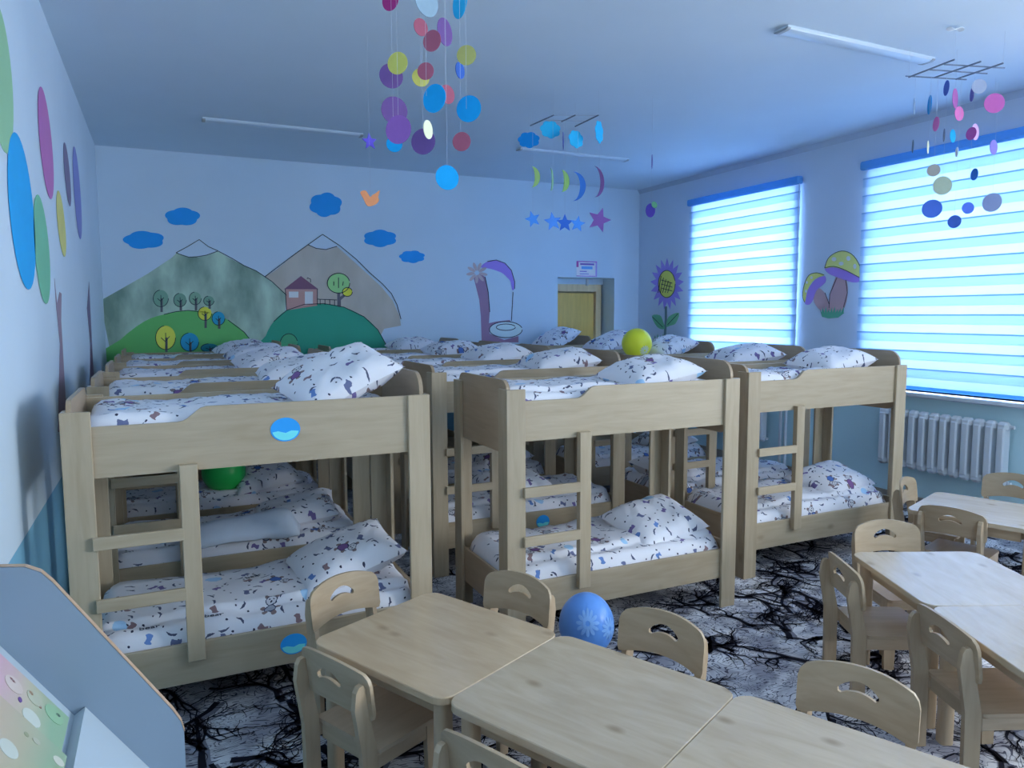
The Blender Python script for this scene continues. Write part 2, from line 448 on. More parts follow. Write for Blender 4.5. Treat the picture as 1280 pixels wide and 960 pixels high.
# far wall with the door recess
DX0, DX1, DZ = 4.565, 5.415, 2.12
wb = MB()
wb.box(XL, DX0, YB, YB+0.4, -0.012, ZC, 0); wb.box(DX1, XR, YB, YB+0.4, -0.012, ZC, 0); wb.box(DX0, DX1, YB, YB+0.4, DZ, ZC, 0)
struct(wb.build('wall_back', WALL_B))
# window wall with four openings
wr = MB(); X0, X1 = XR, XR+WALL_T
ys = sorted(WIN)
wr.box(X0, X1, YF, YB, -0.012, WZ0, 0); wr.box(X0, X1, YF, YB, WZ1, ZC, 0)
edges = [YF]+[v for w in ys for v in w]+[YB]
for a, b in zip(edges[0::2], edges[1::2]): wr.box(X0, X1, a, b, WZ0, WZ1, 0)
struct(wr.build('wall_right', WALL_R))
# small cornice where the ceiling meets the window wall and skirting boards
cn = MB()
cn.add([(XR, YF, ZC), (XR, YB, ZC), (XR-0.035, YB, ZC), (XR-0.035, YF, ZC), (XR, YF, ZC-0.05), (XR, YB, ZC-0.05)], [(3, 2, 5, 4), (0, 1, 2, 3), (0, 4, 5, 1), (0, 3, 4), (1, 5, 2)])
struct(cn.build('trim_1', plain('cornice_paint', (0.55, 0.64, 0.78), 0.6)))
SKIRT = plain('skirting_paint', (0.35, 0.30, 0.26), 0.5)
struct(MB().box(XL, XL+0.015, YF, YB, 0, 0.08).build('baseboard_left', SKIRT))
struct(MB().box(XL+0.015, DX0, YB-0.015, YB, 0, 0.08).build('baseboard_back', SKIRT))
struct(MB().box(XR-0.015, XR, YF, YB, 0, 0.08).build('baseboard_right', SKIRT))

# windows: white frames, panes, sills
GLASS = bpy.data.materials.new('window_glass'); GLASS.use_nodes = True
nt = GLASS.node_tree; nt.nodes.clear()
o_ = node(nt, 'ShaderNodeOutputMaterial'); mx_ = node(nt, 'ShaderNodeMixShader'); tr_ = node(nt, 'ShaderNodeBsdfTransparent'); gl_ = node(nt, 'ShaderNodeBsdfGlossy')
tr_.inputs[0].default_value = (0.93, 0.97, 1, 1); gl_.inputs['Roughness'].default_value = 0.02; mx_.inputs[0].default_value = 0.06
nt.links.new(tr_.outputs[0], mx_.inputs[1]); nt.links.new(gl_.outputs[0], mx_.inputs[2]); nt.links.new(mx_.outputs[0], o_.inputs[0])
for i, (y0, y1) in enumerate(WIN):
    w = struct(empty('window_%d' % (i+1), (XR+0.2, y0, WZ0)))
    W, H = y1-y0, WZ1-WZ0
    fr = MB()
    for a, b, c_, d in ((0, W, 0, 0.06), (0, W, H-0.06, H), (0, 0.06, 0.06, H-0.06), (W-0.06, W, 0.06, H-0.06)):
        fr.box(0, 0.07, a, b, c_, d, 0.004)
    fr.build('window_frame', PVC, w)
    for q in (1/3, 2/3): MB().box(0.005, 0.065, W*q-0.035, W*q+0.035, 0.06, H-0.06, 0.004).build('mullion', PVC, w)
    for q in range(3): MB().box(0.03, 0.034, W*q/3+0.035, W*(q+1)/3-0.035, 0.06, H-0.06, 0).build('pane', GLASS, w)
    MB().box(-0.30, -0.001, -0.06, W+0.06, -0.032, 0.0, 0.006).build('window_sill', PVC, w)

# door in its recess
door = struct(empty('door_1', (DX0, YB+0.27, 0)))
DW = DX1-DX0
FRW = wood('door_frame_wood', seen(175, 165, 150), 'z', rough=0.5, knots=0.1)
fr = MB()
MB().box(0.0, 0.10, 0.0, 0.10, 0, 2.045).build('door_jamb', wood('jamb_wood_warm_lit', seen(250, 178, 105, 1.1), 'z', rough=0.5, knots=0.1), door)  # left side of the frame, warm light on it put into its orange colour
fr.box(DW-0.115, DW-0.03, 0.0, 0.10, 0, 2.045); fr.box(0.10, DW-0.115, 0.0, 0.10, 1.95, 2.045)
fr.build('door_frame', FRW, door)
MB().box(0.115, DW-0.13, 0.03, 0.07, 0.01, 1.93).build('door_leaf', wood('door_leaf_wood', seen(245, 145, 88, 1.1), 'z', rough=0.4, dark=0.92, knots=0.05), door)  # tan leaf, pushed to orange for the warm light on the door
MB().box(0.0, DW, -0.001, 0.12, 2.045, DZ, 0).build('lintel', plain('lintel_white', WALLC, 0.6), door)
hd = MB(); hd.cyl((DW-0.2, 0.03, 1.0), (DW-0.2, -0.03, 1.0), 0.011, 8); hd.cyl((DW-0.2, -0.03, 1.0), (DW-0.31, -0.03, 1.0), 0.009, 8)
hd.build('handle', plain('door_metal', (0.6, 0.6, 0.62), 0.3, 0.6), door)
struct(MB().box(DX0-0.2, DX1+0.2, YB+0.4, YB+0.45, 0, DZ+0.1, 0).build('wall_corridor', plain('corridor_paint', (0.7, 0.6, 0.4))))

# ------------------------------------------------------------------ carpet with its branch print
def carpet_mat():
    m, nt, b = mat_base('carpet_pile', 0.95, 0.05); L = nt.links.new
    tc = node(nt, 'ShaderNodeTexCoord')
    n1 = node(nt, 'ShaderNodeTexNoise'); n1.inputs['Scale'].default_value = 5; n1.inputs['Detail'].default_value = 6; n1.inputs['Distortion'].default_value = 0.8
    L(tc.outputs['Object'], n1.inputs['Vector'])
    mr = node(nt, 'ShaderNodeMapRange'); mr.inputs[1].default_value = 0.38; mr.inputs[2].default_value = 0.62; L(n1.outputs['Fac'], mr.inputs[0])
    mx = node(nt, 'ShaderNodeMix', data_type='RGBA'); mx.inputs[6].default_value = (0.34, 0.34, 0.40, 1); mx.inputs[7].default_value = (0.80, 0.79, 0.82, 1)
    L(mr.outputs[0], mx.inputs[0])
    mp = node(nt, 'ShaderNodeMapping'); mp.inputs['Scale'].default_value = (1, 1.9, 1); mp.inputs['Rotation'].default_value = (0, 0, 0.6); L(tc.outputs['Object'], mp.inputs['Vector'])
    n3 = node(nt, 'ShaderNodeTexNoise'); n3.inputs['Scale'].default_value = 3.2; n3.inputs['Detail'].default_value = 3; n3.inputs['Distortion'].default_value = 2.2; L(mp.outputs[0], n3.inputs['Vector'])
    fr_ = node(nt, 'ShaderNodeMath', operation='PINGPONG'); fr_.inputs[1].default_value = 0.045; L(n3.outputs['Fac'], fr_.inputs[0])
    lt_ = node(nt, 'ShaderNodeMath', operation='LESS_THAN'); lt_.inputs[1].default_value = 0.0085; L(fr_.outputs[0], lt_.inputs[0])
    md_ = node(nt, 'ShaderNodeMix', data_type='RGBA'); md_.inputs[7].default_value = (0.10, 0.10, 0.14, 1); L(lt_.outputs[0], md_.inputs[0]); L(mx.outputs[2], md_.inputs[6])
    L(md_.outputs[2], b.inputs['Base Color'])
    n2 = node(nt, 'ShaderNodeTexNoise'); n2.inputs['Scale'].default_value = 400; L(tc.outputs['Object'], n2.inputs['Vector'])
    bp = node(nt, 'ShaderNodeBump'); bp.inputs['Strength'].default_value = 0.5; bp.inputs['Distance'].default_value = 0.004
    L(n2.outputs['Fac'], bp.inputs['Height']); L(bp.outputs['Normal'], b.inputs['Normal'])
    return m
carpet = MB().box(XL+0.016, XR-0.016, YF+0.05, YB-0.016, -0.012, 0.0, 0.002).build('carpet', carpet_mat())
tag(carpet, 'pale grey carpet with a black bare branch pattern covering the floor', 'carpet')
rnd = random.Random(5)
blk, gry = MB(), MB()
def grow(x, y, a, ln, w, depth):
    pts = [(x, y)]; ws = [w]; n = 5
    for k in range(n):
        a += rnd.uniform(-0.5, 0.5)
        x += math.cos(a)*ln/n; y += math.sin(a)*ln/n
        pts.append((x, y)); ws.append(w*(1-0.62*(k+1)/n))
        if depth and k > 0 and rnd.random() < 0.78:
            grow(x, y, a+rnd.choice((-1, 1))*rnd.uniform(0.5, 1.1), ln*rnd.uniform(0.45, 0.72), max(0.0042, ws[-1]*0.9), depth-1)
    blk.ribbon(pts, ws, lambda u, v: (u, v, 0.0022))
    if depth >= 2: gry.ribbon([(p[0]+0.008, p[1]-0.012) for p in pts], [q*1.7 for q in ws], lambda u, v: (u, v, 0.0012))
for k in range(560):
    x, y = rnd.uniform(-0.4, 5.7), rnd.uniform(0.3, 4.6)
    grow(x, y, rnd.uniform(0, 2*PI), rnd.uniform(0.18, 0.36), rnd.uniform(0.018, 0.038), 3)
keep = lambda p: XL+0.02 < p.x < XR-0.02
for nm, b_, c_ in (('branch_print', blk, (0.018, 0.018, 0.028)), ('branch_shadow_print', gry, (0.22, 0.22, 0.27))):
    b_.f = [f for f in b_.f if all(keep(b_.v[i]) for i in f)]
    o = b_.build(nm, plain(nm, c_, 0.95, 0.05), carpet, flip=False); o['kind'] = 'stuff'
    for p in o.data.polygons:
        pass

# ------------------------------------------------------------------ bunk beds
BL, BW = 1.425, 0.70
STICK = plain('sticker_blue', seen(25, 110, 200, 1.3), 0.35, 0.4, 0.04)
STICK2 = plain('sticker_light', seen(70, 150, 225, 1.5), 0.35, 0.4, 0.04)
def make_bunk():
    t = empty('bunk_bed')
    T = 0.018
    for fx in (0, 1):                       # four L-shaped posts
        for fy in (0, 1):
            m = MB()
            xa = 0 if not fx else BL-0.10
            y0, y1 = (0, T) if not fy else (BW-T, BW)
            m.box(xa, xa+0.10, y0, y1, 0, 1.295)
            s0, s1 = (T, 0.10) if not fy else (BW-0.10, BW-T)
            sx = 0 if not fx else BL-T
            m.box(sx, sx+T, s0, s1, 0, 1.295)
            m.build('post', BZ, t)
    # front side board of the upper tier, cut low beside the ladder
    z0, zl, zh = 1.04, 1.235, 1.292
    out = [(T, z0), (BL-T, z0), (BL-T, zh-0.012), (BL-T-0.012, zh), (0.50, zh), (0.478, zh-0.006), (0.455, zh-0.024), (0.43, zl+0.012), (0.412, zl+0.003), (0.39, zl), (T, zl)]
    MB().sheet(out, t=T, f=lambda x, y, d: (x, T+d, y)).build('upper_side_board', BX, t)
    MB().box(T, BL-T, BW-2*T, BW-T, 1.04, 1.285).build('upper_back_board', BX, t)
    MB().box(T, BL-T, T, 2*T, 0.168, 0.335).build('lower_side_board', BX, t)
    MB().box(T, BL-T, BW-2*T, BW-T, 0.168, 0.335).build('lower_back_board', BX, t)
    for k in (0, 1):
        x0 = T if not k else BL-2*T
        prof = rrect(2*T+0.002, BW-2*T-0.002, 0.98, 1.392 if k else 1.337, 0.085 if k else 0.06, 7)
        MB().sheet(prof, t=T, f=lambda x, y, d, x0=x0: (x0+d, x, y)).build('end_panel', BY, t)
        MB().box(x0, x0+T, 2*T+0.002, BW-2*T-0.002, 0.168, 0.36).build('lower_end_board', BY, t)
    for z in (1.055, 0.18): MB().box(2*T+0.002, BL-2*T-0.002, 2*T+0.001, BW-2*T-0.001, z, z+0.012).build('mattress_base', BX, t)
    MB().box(0.392, 0.458, -T, T-0.001, 0.272, 1.068).build('ladder_stile', BZ, t)
    for z in (0.77, 0.528): MB().box(0.085, 0.40, -T-0.001, -0.001, z, z+0.05).build('rung', BX, t)
    return t
def stick_on(bed, x, z, y, rx=0.055, rz=0.044):
    s = MB().sheet(ellipse(x, z, rx, rz, 24), t=0.002, f=lambda a, b, d: (a, y-d-0.0005, b)).build('sticker', STICK, bed)
    s['label'] = 'round blue sticker on the board'
    pts = [(x+rx*0.9*math.cos(a), z+rz*0.9*math.sin(a)) for a in [PI*1.06+PI*0.88*k/12 for k in range(13)]]+[(x+rx*0.4, z-rz*0.1), (x, z-rz*0.28), (x-rx*0.5, z-rz*0.1)]
    MB().sheet(pts, t=0.001, f=lambda a, b, d: (a, y-d-0.003, b)).build('wave', STICK2, s)

COLX = [-0.353, 1.452, 3.205]
ROWY = [[3.117, 4.22, 5.30, 6.32, 7.42], [3.117, 4.27, 5.28, 6.20, 7.34], [3.40, 4.22, 5.30, 6.27, 7.46]]
COLN = ['left row by the wall', 'middle row', 'right row by the windows']
ROWN = ['nearest', 'second', 'third', 'fourth', 'farthest']
bunk = make_bunk()
beds = {}
first = True
for c in range(3):
    for r in range(5):
        x, y = COLX[c], ROWY[c][r]
        if c == 1 and r > 0: x += 0.03
        b = bunk if first else dup(bunk)
        first = False
        b.location = (x, y, 0)
        tag(b, 'birch two-tier bunk bed, %s of the %s' % (ROWN[r], COLN[c]), 'bunk bed', 'bunk beds')
        beds[c, r] = b
stick_on(beds[0, 0], 0.80, 1.178, 0.018, 0.06, 0.05)
stick_on(beds[0, 0], 0.805, 0.253, 0.018, 0.055, 0.045)
stick_on(beds[1, 1], 0.78, 0.262, 0.018, 0.05, 0.045)

# ------------------------------------------------------------------ bedding
def fbm(x, y, s, seed):
    return noise.noise(Vector((x*s+seed*7.3, y*s-seed*3.1, seed*1.7)))
def crease(x, y, s, seed, ang):
    u = x*math.cos(ang)+y*math.sin(ang)
    v = -x*math.sin(ang)+y*math.cos(ang)
    n = noise.noise(Vector((u*s*0.35+seed*5.1, v*s+seed*2.2, seed)))
    return (1-abs(n)*2.2)
def make_cover(seed, base, top, bulge):
    """a covered mattress with its quilt: rounded slab, wrinkled on top, with a fold line"""
    m = MB(); nx, ny = 46, 24
    x0, x1, y0, y1 = 0.042, BL-0.042, 0.040, BW-0.040
    def height(x, y):
        e = min((x-x0), (x1-x), 1)*14; ey = min((y-y0), (y1-y))*16
        ed = min(1, math.sqrt(max(0, min(e, 1)*min(ey, 1)))+0.25)
        h = 0.022*fbm(x, y, 3.6, seed)+0.014*max(0, crease(x, y, 9, seed, 0.5+seed))*0.7+0.012*max(0, crease(x, y, 14, seed+9, 2.1+seed*0.7))*0.7
        fold = 0.030/(1+math.exp(-(y-(0.135+0.012*math.sin(7*x+seed)+0.02*math.sin(2.3*x)))*230)) if seed % 2 == 0 else 0.016/(1+math.exp((x-0.95-0.06*math.sin(8*y))*80))
        return base+(top+bulge-base)*ed+h+fold
    vs, uv, fs = [], [], []
    yy = [y0+(y1-y0)*q for q in ([0, 0.015, 0.04, 0.075, 0.11, 0.13, 0.142, 0.154, 0.166, 0.178, 0.19, 0.21]+[0.24+0.70*q/(ny-16) for q in range(ny-15)]+[0.965, 0.985, 1.0])]
    ny = len(yy)-1
    m.height = height
    for j in range(ny+1):
        for i in range(nx+1):
            x = x0+(x1-x0)*i/nx; y = yy[j]
            vs.append((x, y, height(x, y))); uv.append([x+seed, y+seed*1.7])
    for i in range(nx+1):
        acc = seed*1.7
        for j in range(1, ny+1):
            a, b = vs[(j-1)*(nx+1)+i], vs[j*(nx+1)+i]
            acc += math.hypot(b[1]-a[1], b[2]-a[2]); uv[j*(nx+1)+i][1] = acc
    uv = [tuple(q) for q in uv]
    for j in range(ny):
        for i in range(nx):
            a = j*(nx+1)+i; fs.append((a, a+1, a+nx+2, a+nx+1))
    rim = [i for i in range(nx+1)]+[j*(nx+1)+nx for j in range(1, ny+1)]+[ny*(nx+1)+i for i in range(nx-1, -1, -1)]+[j*(nx+1) for j in range(ny-1, 0, -1)]
    n = len(vs)
    for k in rim: vs.append((vs[k][0], vs[k][1], base)); uv.append((uv[k][0], uv[k][1]-0.05))
    R = len(rim)
    for k in range(R): fs.append((rim[k], n+k, n+(k+1) % R, rim[(k+1) % R]))
    fs.append(tuple(range(n, n+R)))
    m.add(vs, fs, None, uv)
    return m
def make_pillow(seed, L=0.50, W=0.40, T=0.15):
    m = MB(); nx, ny = 30, 24
    def P(i, j, side):
        u = -1+2*i/nx; v = -1+2*j/ny
        # cloth drawn in along the edges so the corners stick out
        pin = 0.07
        x = u*L/2*(1-pin*(1-v*v)*abs(u)**2); y = v*W/2*(1-pin*(1-u*u)*abs(v)**2)
        prof = max(0, (1-abs(u)**3.2)*(1-abs(v)**3.2))**0.55
        z = T/2*prof
        w = 0
        a = math.atan2(v, u)
        rr = math.hypot(u, v)
        w += 0.016*max(0, noise.noise(Vector((a*3.2+seed*3, rr*0.6+side, seed*2.1))))*min(1, rr*1.1)*prof**0.4
        w += 0.012*fbm(u, v, 1.7, seed+side*4)*prof+0.006*max(0, crease(u*0.3, v*0.3, 12, seed+side*2, seed*1.3))*prof
        return (x, y, side*(z+w)+T*0.42), (x+seed*0.9+(0 if side > 0 else 3), y+seed*0.6)
    for side in (1, -1):
        vs, uv, fs = [], [], []
        for j in range(ny+1):
            for i in range(nx+1):
                p, q = P(i, j, side)
                if i in (0, nx) or j in (0, ny): p = (p[0], p[1], T*0.42)
                vs.append(p); uv.append(q)
        for j in range(ny):
            for i in range(nx):
                a = j*(nx+1)+i; fs.append((a, a+1, a+nx+2, a+nx+1) if side > 0 else (a, a+nx+1, a+nx+2, a+1))
        m.add(vs, fs, None, uv)
    return m
UP_BASE, UP_TOP, LO_BASE, LO_TOP = 1.068, 1.218, 0.193, 0.345
up_meshes = [make_cover(s, UP_BASE, UP_TOP, 0.026).mesh('upper_cover', BED_A, 'all') for s in (1, 2, 5)]
lo_meshes = [make_cover(s, LO_BASE, LO_TOP, 0.040).mesh('lower_cover', BED_A, 'all') for s in (4, 6, 8)]
pil_meshes = [make_pillow(s, 0.50, 0.41, 0.155).mesh('pillow', BED_B, 'all') for s in (1, 2, 3, 4)]
def link_obj(name, me, loc, rot=(0, 0, 0)):
    o = bpy.data.objects.new(name, me); COL.objects.link(o); o.location = loc; o.rotation_euler = rot
    return o
# upper pillows: distance of centre from the left end, sideways shift, tilt up towards the right end, turn
UPP = {(0, 0): (1.105, 0.33, -24, 9), (0, 1): (1.10, 0.30, -10, -6), (0, 2): (1.08, 0.34, -8, 8), (0, 3): (1.08, 0.36, -8, 0), (0, 4): (1.07, 0.36, -8, 5),
       (1, 0): (1.06, 0.33, -9, 4), (1, 1): (1.08, 0.33, -8, -5), (1, 2): (1.06, 0.36, -8, 6), (1, 3): (1.00, 0.36, -4, 0), (1, 4): (0.98, 0.36, -4, 6),
       (2, 0): (1.06, 0.33, -9, 3), (2, 1): (1.05, 0.34, -8, -8), (2, 2): (1.10, 0.36, -14, 10), (2, 3): (1.12, 0.36, -20, 0), (2, 4): (1.12, 0.36, -24, 8)}
LOP = {(0, 0): (1.12, 0.35, -17, 3), (0, 1): (1.06, 0.36, -10, -6), (0, 2): (1.0, 0.34, -6, 10), (1, 0): (1.10, 0.34, -8, 6), (1, 1): (0.72, 0.42, -4, 12), (1, 2): (1.06, 0.36, -10, 4),
       (2, 0): (1.12, 0.36, -8, 4), (2, 1): (0.30, 0.36, 6, 10), (2, 2): (1.1, 0.36, -8, 6)}
UPX = {(0, 0): 16, (0, 1): 10, (0, 2): 10}
LOX = {(0, 0): 9, (1, 0): 16, (2, 0): 14, (1, 1): 10}
LIFT = {-24: 0.075, -22: 0.07, -20: 0.06, -17: 0.06, -14: 0.045}
k = 0
for (c, r), bed in sorted(beds.items(), key=lambda t: (t[0][1], t[0][0])):
    bx, by = bed.location.x, bed.location.y
    o = link_obj('quilt', up_meshes[k % 3], (bx, by, 0))
    tag(o, 'printed white quilt, upper tier, %s bunk of the %s' % (ROWN[r], COLN[c]), 'quilt', 'printed quilts on the upper tiers')
    px, py, tilt, turn = UPP[c, r]
    sc = 1.0
    o = link_obj('pillow', pil_meshes[(k*3+c) % 4], (bx+px, by+py, UP_TOP+0.012+LIFT.get(tilt, 0.018)), (math.radians(UPX.get((c, r), 6)), math.radians(tilt), math.radians(turn)))
    tag(o, 'printed pillow, upper tier, %s bunk of the %s' % (ROWN[r], COLN[c]), 'pillow', 'printed pillows on the upper tiers')
    if (c, r) in LOP:
        o = link_obj('quilt', lo_meshes[(k+1) % 3], (bx, by, 0))
        tag(o, 'printed white quilt, lower tier, %s bunk of the %s' % (ROWN[r], COLN[c]), 'quilt', 'printed quilts on the lower tiers')
        px, py, tilt, turn = LOP[c, r]
        o = link_obj('pillow', pil_meshes[(k+c+2) % 4], (bx+px, by+py, LO_TOP+0.03+LIFT.get(tilt, 0.01)), (math.radians(LOX.get((c, r), 8)), math.radians(tilt), math.radians(turn)))
        tag(o, 'printed pillow, lower tier, %s bunk of the %s' % (ROWN[r], COLN[c]), 'pillow', 'printed pillows on the lower tiers')
    k += 1
# the turned-over quilt corner on the second bed of the left row
fold = MB(); vs, uv, fs = [], [], []; nx, ny = 26, 14
for j in range(ny+1):
    for i in range(nx+1):
        u, v = i/nx, j/ny
        x = u*0.62+0.10*v*(u-0.5); y = v*0.34
        hump = 0.115*math.sin(PI*min(1, v*1.05))**0.6*(0.55+0.45*u)*min(1, (1-u)*9+0.25)
        vs.append((x, y, 0.012+hump+0.014*fbm(x, y, 7, 3)+0.008*max(0, crease(x, y, 14, 2, 0.3)))); uv.append((x, y))
for j in range(ny):
    for i in range(nx):
        a = j*(nx+1)+i; fs.append((a, a+1, a+nx+2, a+nx+1))
fold.add(vs, fs, None, uv)
fo = fold.build('folded_quilt', plain('quilt_lining', (0.74, 0.80, 0.90), 0.9, 0.1, 0.06, 14), None, 'all')
md = fo.modifiers.new('thickness', 'SOLIDIFY'); md.thickness = 0.012; md.offset = 1
fo.location = (COLX[0]+0.40, ROWY[0][1]+0.06, LO_TOP+0.022)
tag(fo, 'pale blue quilt lining turned over on a lower tier behind the nearest left bunk', 'quilt')

# words printed on the quilt of the nearest left bed
def word(txt, size, loc, rot, parent, color, name='printed_word'):
    cu = bpy.data.curves.new('word', 'FONT'); cu.body = txt; cu.size = size; cu.extrude = 0.0005
    tmp = bpy.data.objects.new('word', cu); COL.objects.link(tmp)
    dg = bpy.context.evaluated_depsgraph_get()
    me = bpy.data.meshes.new_from_object(tmp.evaluated_get(dg))
    bpy.data.objects.remove(tmp)
    me.materials.clear(); me.materials.append(color)
    o = bpy.data.objects.new(name, me); COL.objects.link(o); o.location = loc; o.rotation_euler = rot
    if parent: o.parent = parent
    return o

INK = plain('print_ink', (0.06, 0.07, 0.11), 0.85, 0.1)
q00 = [o for o in bpy.data.objects if o.get('label') == 'printed white quilt, lower tier, nearest bunk of the left row by the wall'][0]
hf = make_cover(6, LO_BASE, LO_TOP, 0.040).height
for txt, wx, wy, a in (('bear', 0.22, 0.072, 0.05), ('bear', 0.46, 0.085, -0.1), ('bear', 0.66, 0.42, 0.3), ('bear', 0.90, 0.30, 0.1)):
    word(txt, 0.042, (wx, wy, max(hf(wx, wy), hf(wx+0.08, wy), hf(wx+0.04, wy+0.02))+0.002), (0.0, 0.0, a), q00, INK)

# ------------------------------------------------------------------ balloons
def balloon(name, loc, r, h, color, label, tilt=(0, 0, 0)):
    m = MB(); prof = []
    n = 20
    for i in range(n+1):
        a = -PI/2+PI*i/n
        z = math.sin(a); rr = math.cos(a)
        if z < 0: rr *= 1-0.16*z*z; 
        prof.append((max(0.0015, r*rr), h/2*z))
    m.lathe(prof, 28)
    t = tag(empty(name, loc), label, 'balloon'); t.rotation_euler = tilt
    mt = plain(name+'_'+label.split()[0]+'_latex', color, 0.32, 0.4, 0.02)
    m.build('balloon_skin', mt, t, 'all')
    kn = MB(); kn.lathe([(0.004, -h/2-0.050), (0.012, -h/2-0.066), (0.004, -h/2-0.040), (0.006, -h/2-0.02), (0.010, -h/2+0.004)], 10)
    kn.build('knot', mt, t, 'all')
    return t
def egg_point(r, h, az, z, off):
    q = max(-0.99, min(0.99, z/(h/2))); rr = math.sqrt(1-q*q)*(r+off)
    return (rr*math.cos(az), rr*math.sin(az), z)
def daisy(t, r, h, az0, z0, size, mt):
    out = []
    for k in range(96):
        a = 2*PI*k/96; q = size*(0.40+0.60*abs(math.cos(a*6))**0.7)
        out.append((q*math.cos(a), q*math.sin(a)))
    MB().sheet(out, [ellipse(0, 0, size*0.2, size*0.2, 16)], t=0.0004, step=size/5, f=lambda x, y, d: egg_point(r, h, az0+x/r, z0+y, 0.0012+d)).build('flower_print', mt, t)
bb = at_depth(733, 790, 3.40); 
blue = balloon('balloon', (bb.x, bb.y, 0.222), 0.128, 0.30, seen(70, 120, 205, 0.98), 'blue balloon with a pale daisy print standing on the carpet between chairs')
az = math.atan2(-bb.y, -bb.x)
DAISY = plain('daisy_print', seen(92, 138, 212, 1.0), 0.3, 0.4)
daisy(blue, 0.128, 0.30, az+0.05, 0.058, 0.058, DAISY); daisy(blue, 0.128, 0.30, az+0.95, 0.02, 0.05, DAISY)
yb = at_depth(792, 433, 6.9)
yel = balloon('balloon', (COLX[2]+0.72, ROWY[2][2]+0.30, UP_TOP+0.16), 0.138, 0.285, seen(205, 215, 45, 1.1), 'yellow balloon lying among the pillows on an upper tier', (0.2, 0, 0))
az = math.atan2(-5.6, -3.9)
daisy(yel, 0.138, 0.285, az+0.6, -0.03, 0.05, plain('daisy_print_white', (0.8, 0.85, 0.6), 0.3))
gb = on_y(291, 605, ROWY[0][2]+0.3)
gr_ = balloon('balloon', (0.36, ROWY[0][2]+0.28, LO_TOP+0.19), 0.150, 0.32, seen(25, 130, 70, 1.6), 'green balloon on a lower tier deep behind the nearest left bunk')

# ------------------------------------------------------------------ tables
TH = 0.52
def make_table(L=0.65, W=0.60):
    """origin at one floor corner, length along +x, width along +y"""
    t = empty('table')
    MB().sheet(rrect(0, L, 0, W, 0.055, 7), t=0.003, f=lambda x, y, d: (x+(0.002 if x < L/2 else -0.002)*(d/0.003), y+(0.002 if y < W/2 else -0.002)*(d/0.003), TH-0.003+d)).sheet(rrect(0, L, 0, W, 0.055, 7), t=0.021, f=lambda x, y, d: (x, y, TH-0.024+d)).build('tabletop', TOPW, t)
    for x in (0.032, L-0.082):
        for y in (0.032, W-0.082):
            MB().sheet(rrect(x, x+0.05, y, y+0.05, 0.014, 3), t=TH-0.024, f=lambda a, b, d: (a, b, d)).build('leg', LEGW, t, True)
    MB().box(0.095, L-0.095, 0.055, 0.073, TH-0.09, TH-0.024).build('apron', CHB, t)
    MB().box(0.095, L-0.095, W-0.073, W-0.055, TH-0.09, TH-0.024).build('apron', CHB, t)
    MB().box(0.055, 0.073, 0.095, W-0.095, TH-0.09, TH-0.024).build('apron', CHS, t)
    MB().box(L-0.073, L-0.055, 0.095, W-0.095, TH-0.09, TH-0.024).build('apron', CHS, t)
    return t
tab = make_table()
def put_table(far_corner, along_deg, k, label, first=False):
    """far_corner: corner of the row's first table; the row runs along along_deg; width lies to the right of that direction"""
    a = math.radians(along_deg); u = Vector((math.cos(a), math.sin(a))); v = Vector((math.sin(a), -math.cos(a)))
    p = Vector(far_corner)+u*(0.6515*k)+v*0.60
    t = tab if first else dup(tab)
    t.location = (p.x, p.y, 0); t.rotation_euler = (0, 0, a)
    tag(t, label, 'table', 'birch children\'s tables')
    return t
    return t
t0 = put_table((0.96, 2.795), -64.5, 0, 'low tan birch table at the far end of the front row, beside the left bunk', True)
put_table((0.96, 2.795), -64.5, 1, 'low birch table with dark knots, second in the front row')
put_table((0.96, 2.795), -64.5, 2, 'low birch table in the front row closest to the camera')
pr_across = Vector((math.cos(math.radians(-25)), math.sin(math.radians(-25))))
pc = Vector((2.909, 2.391))+pr_across*0.60
put_table(pc, -115, 0, 'low birch table at the head of the right row, shining in window light')
put_table(pc, -115, 1, 'low birch table second in the right row, at the right edge of the photo')
ea = math.radians(19.6)
pe = Vector((3.83, 2.79))+Vector((math.cos(ea), math.sin(ea)))*0.62
put_table(pe, -70.4, 0, 'low birch table in front of the white radiator')
for ch in t0.children:                       # the first table is veneered in a warmer birch
    if ch.name.startswith('tabletop'):
        ch.data = ch.data.copy(); ch.data.materials[0] = TOPW2

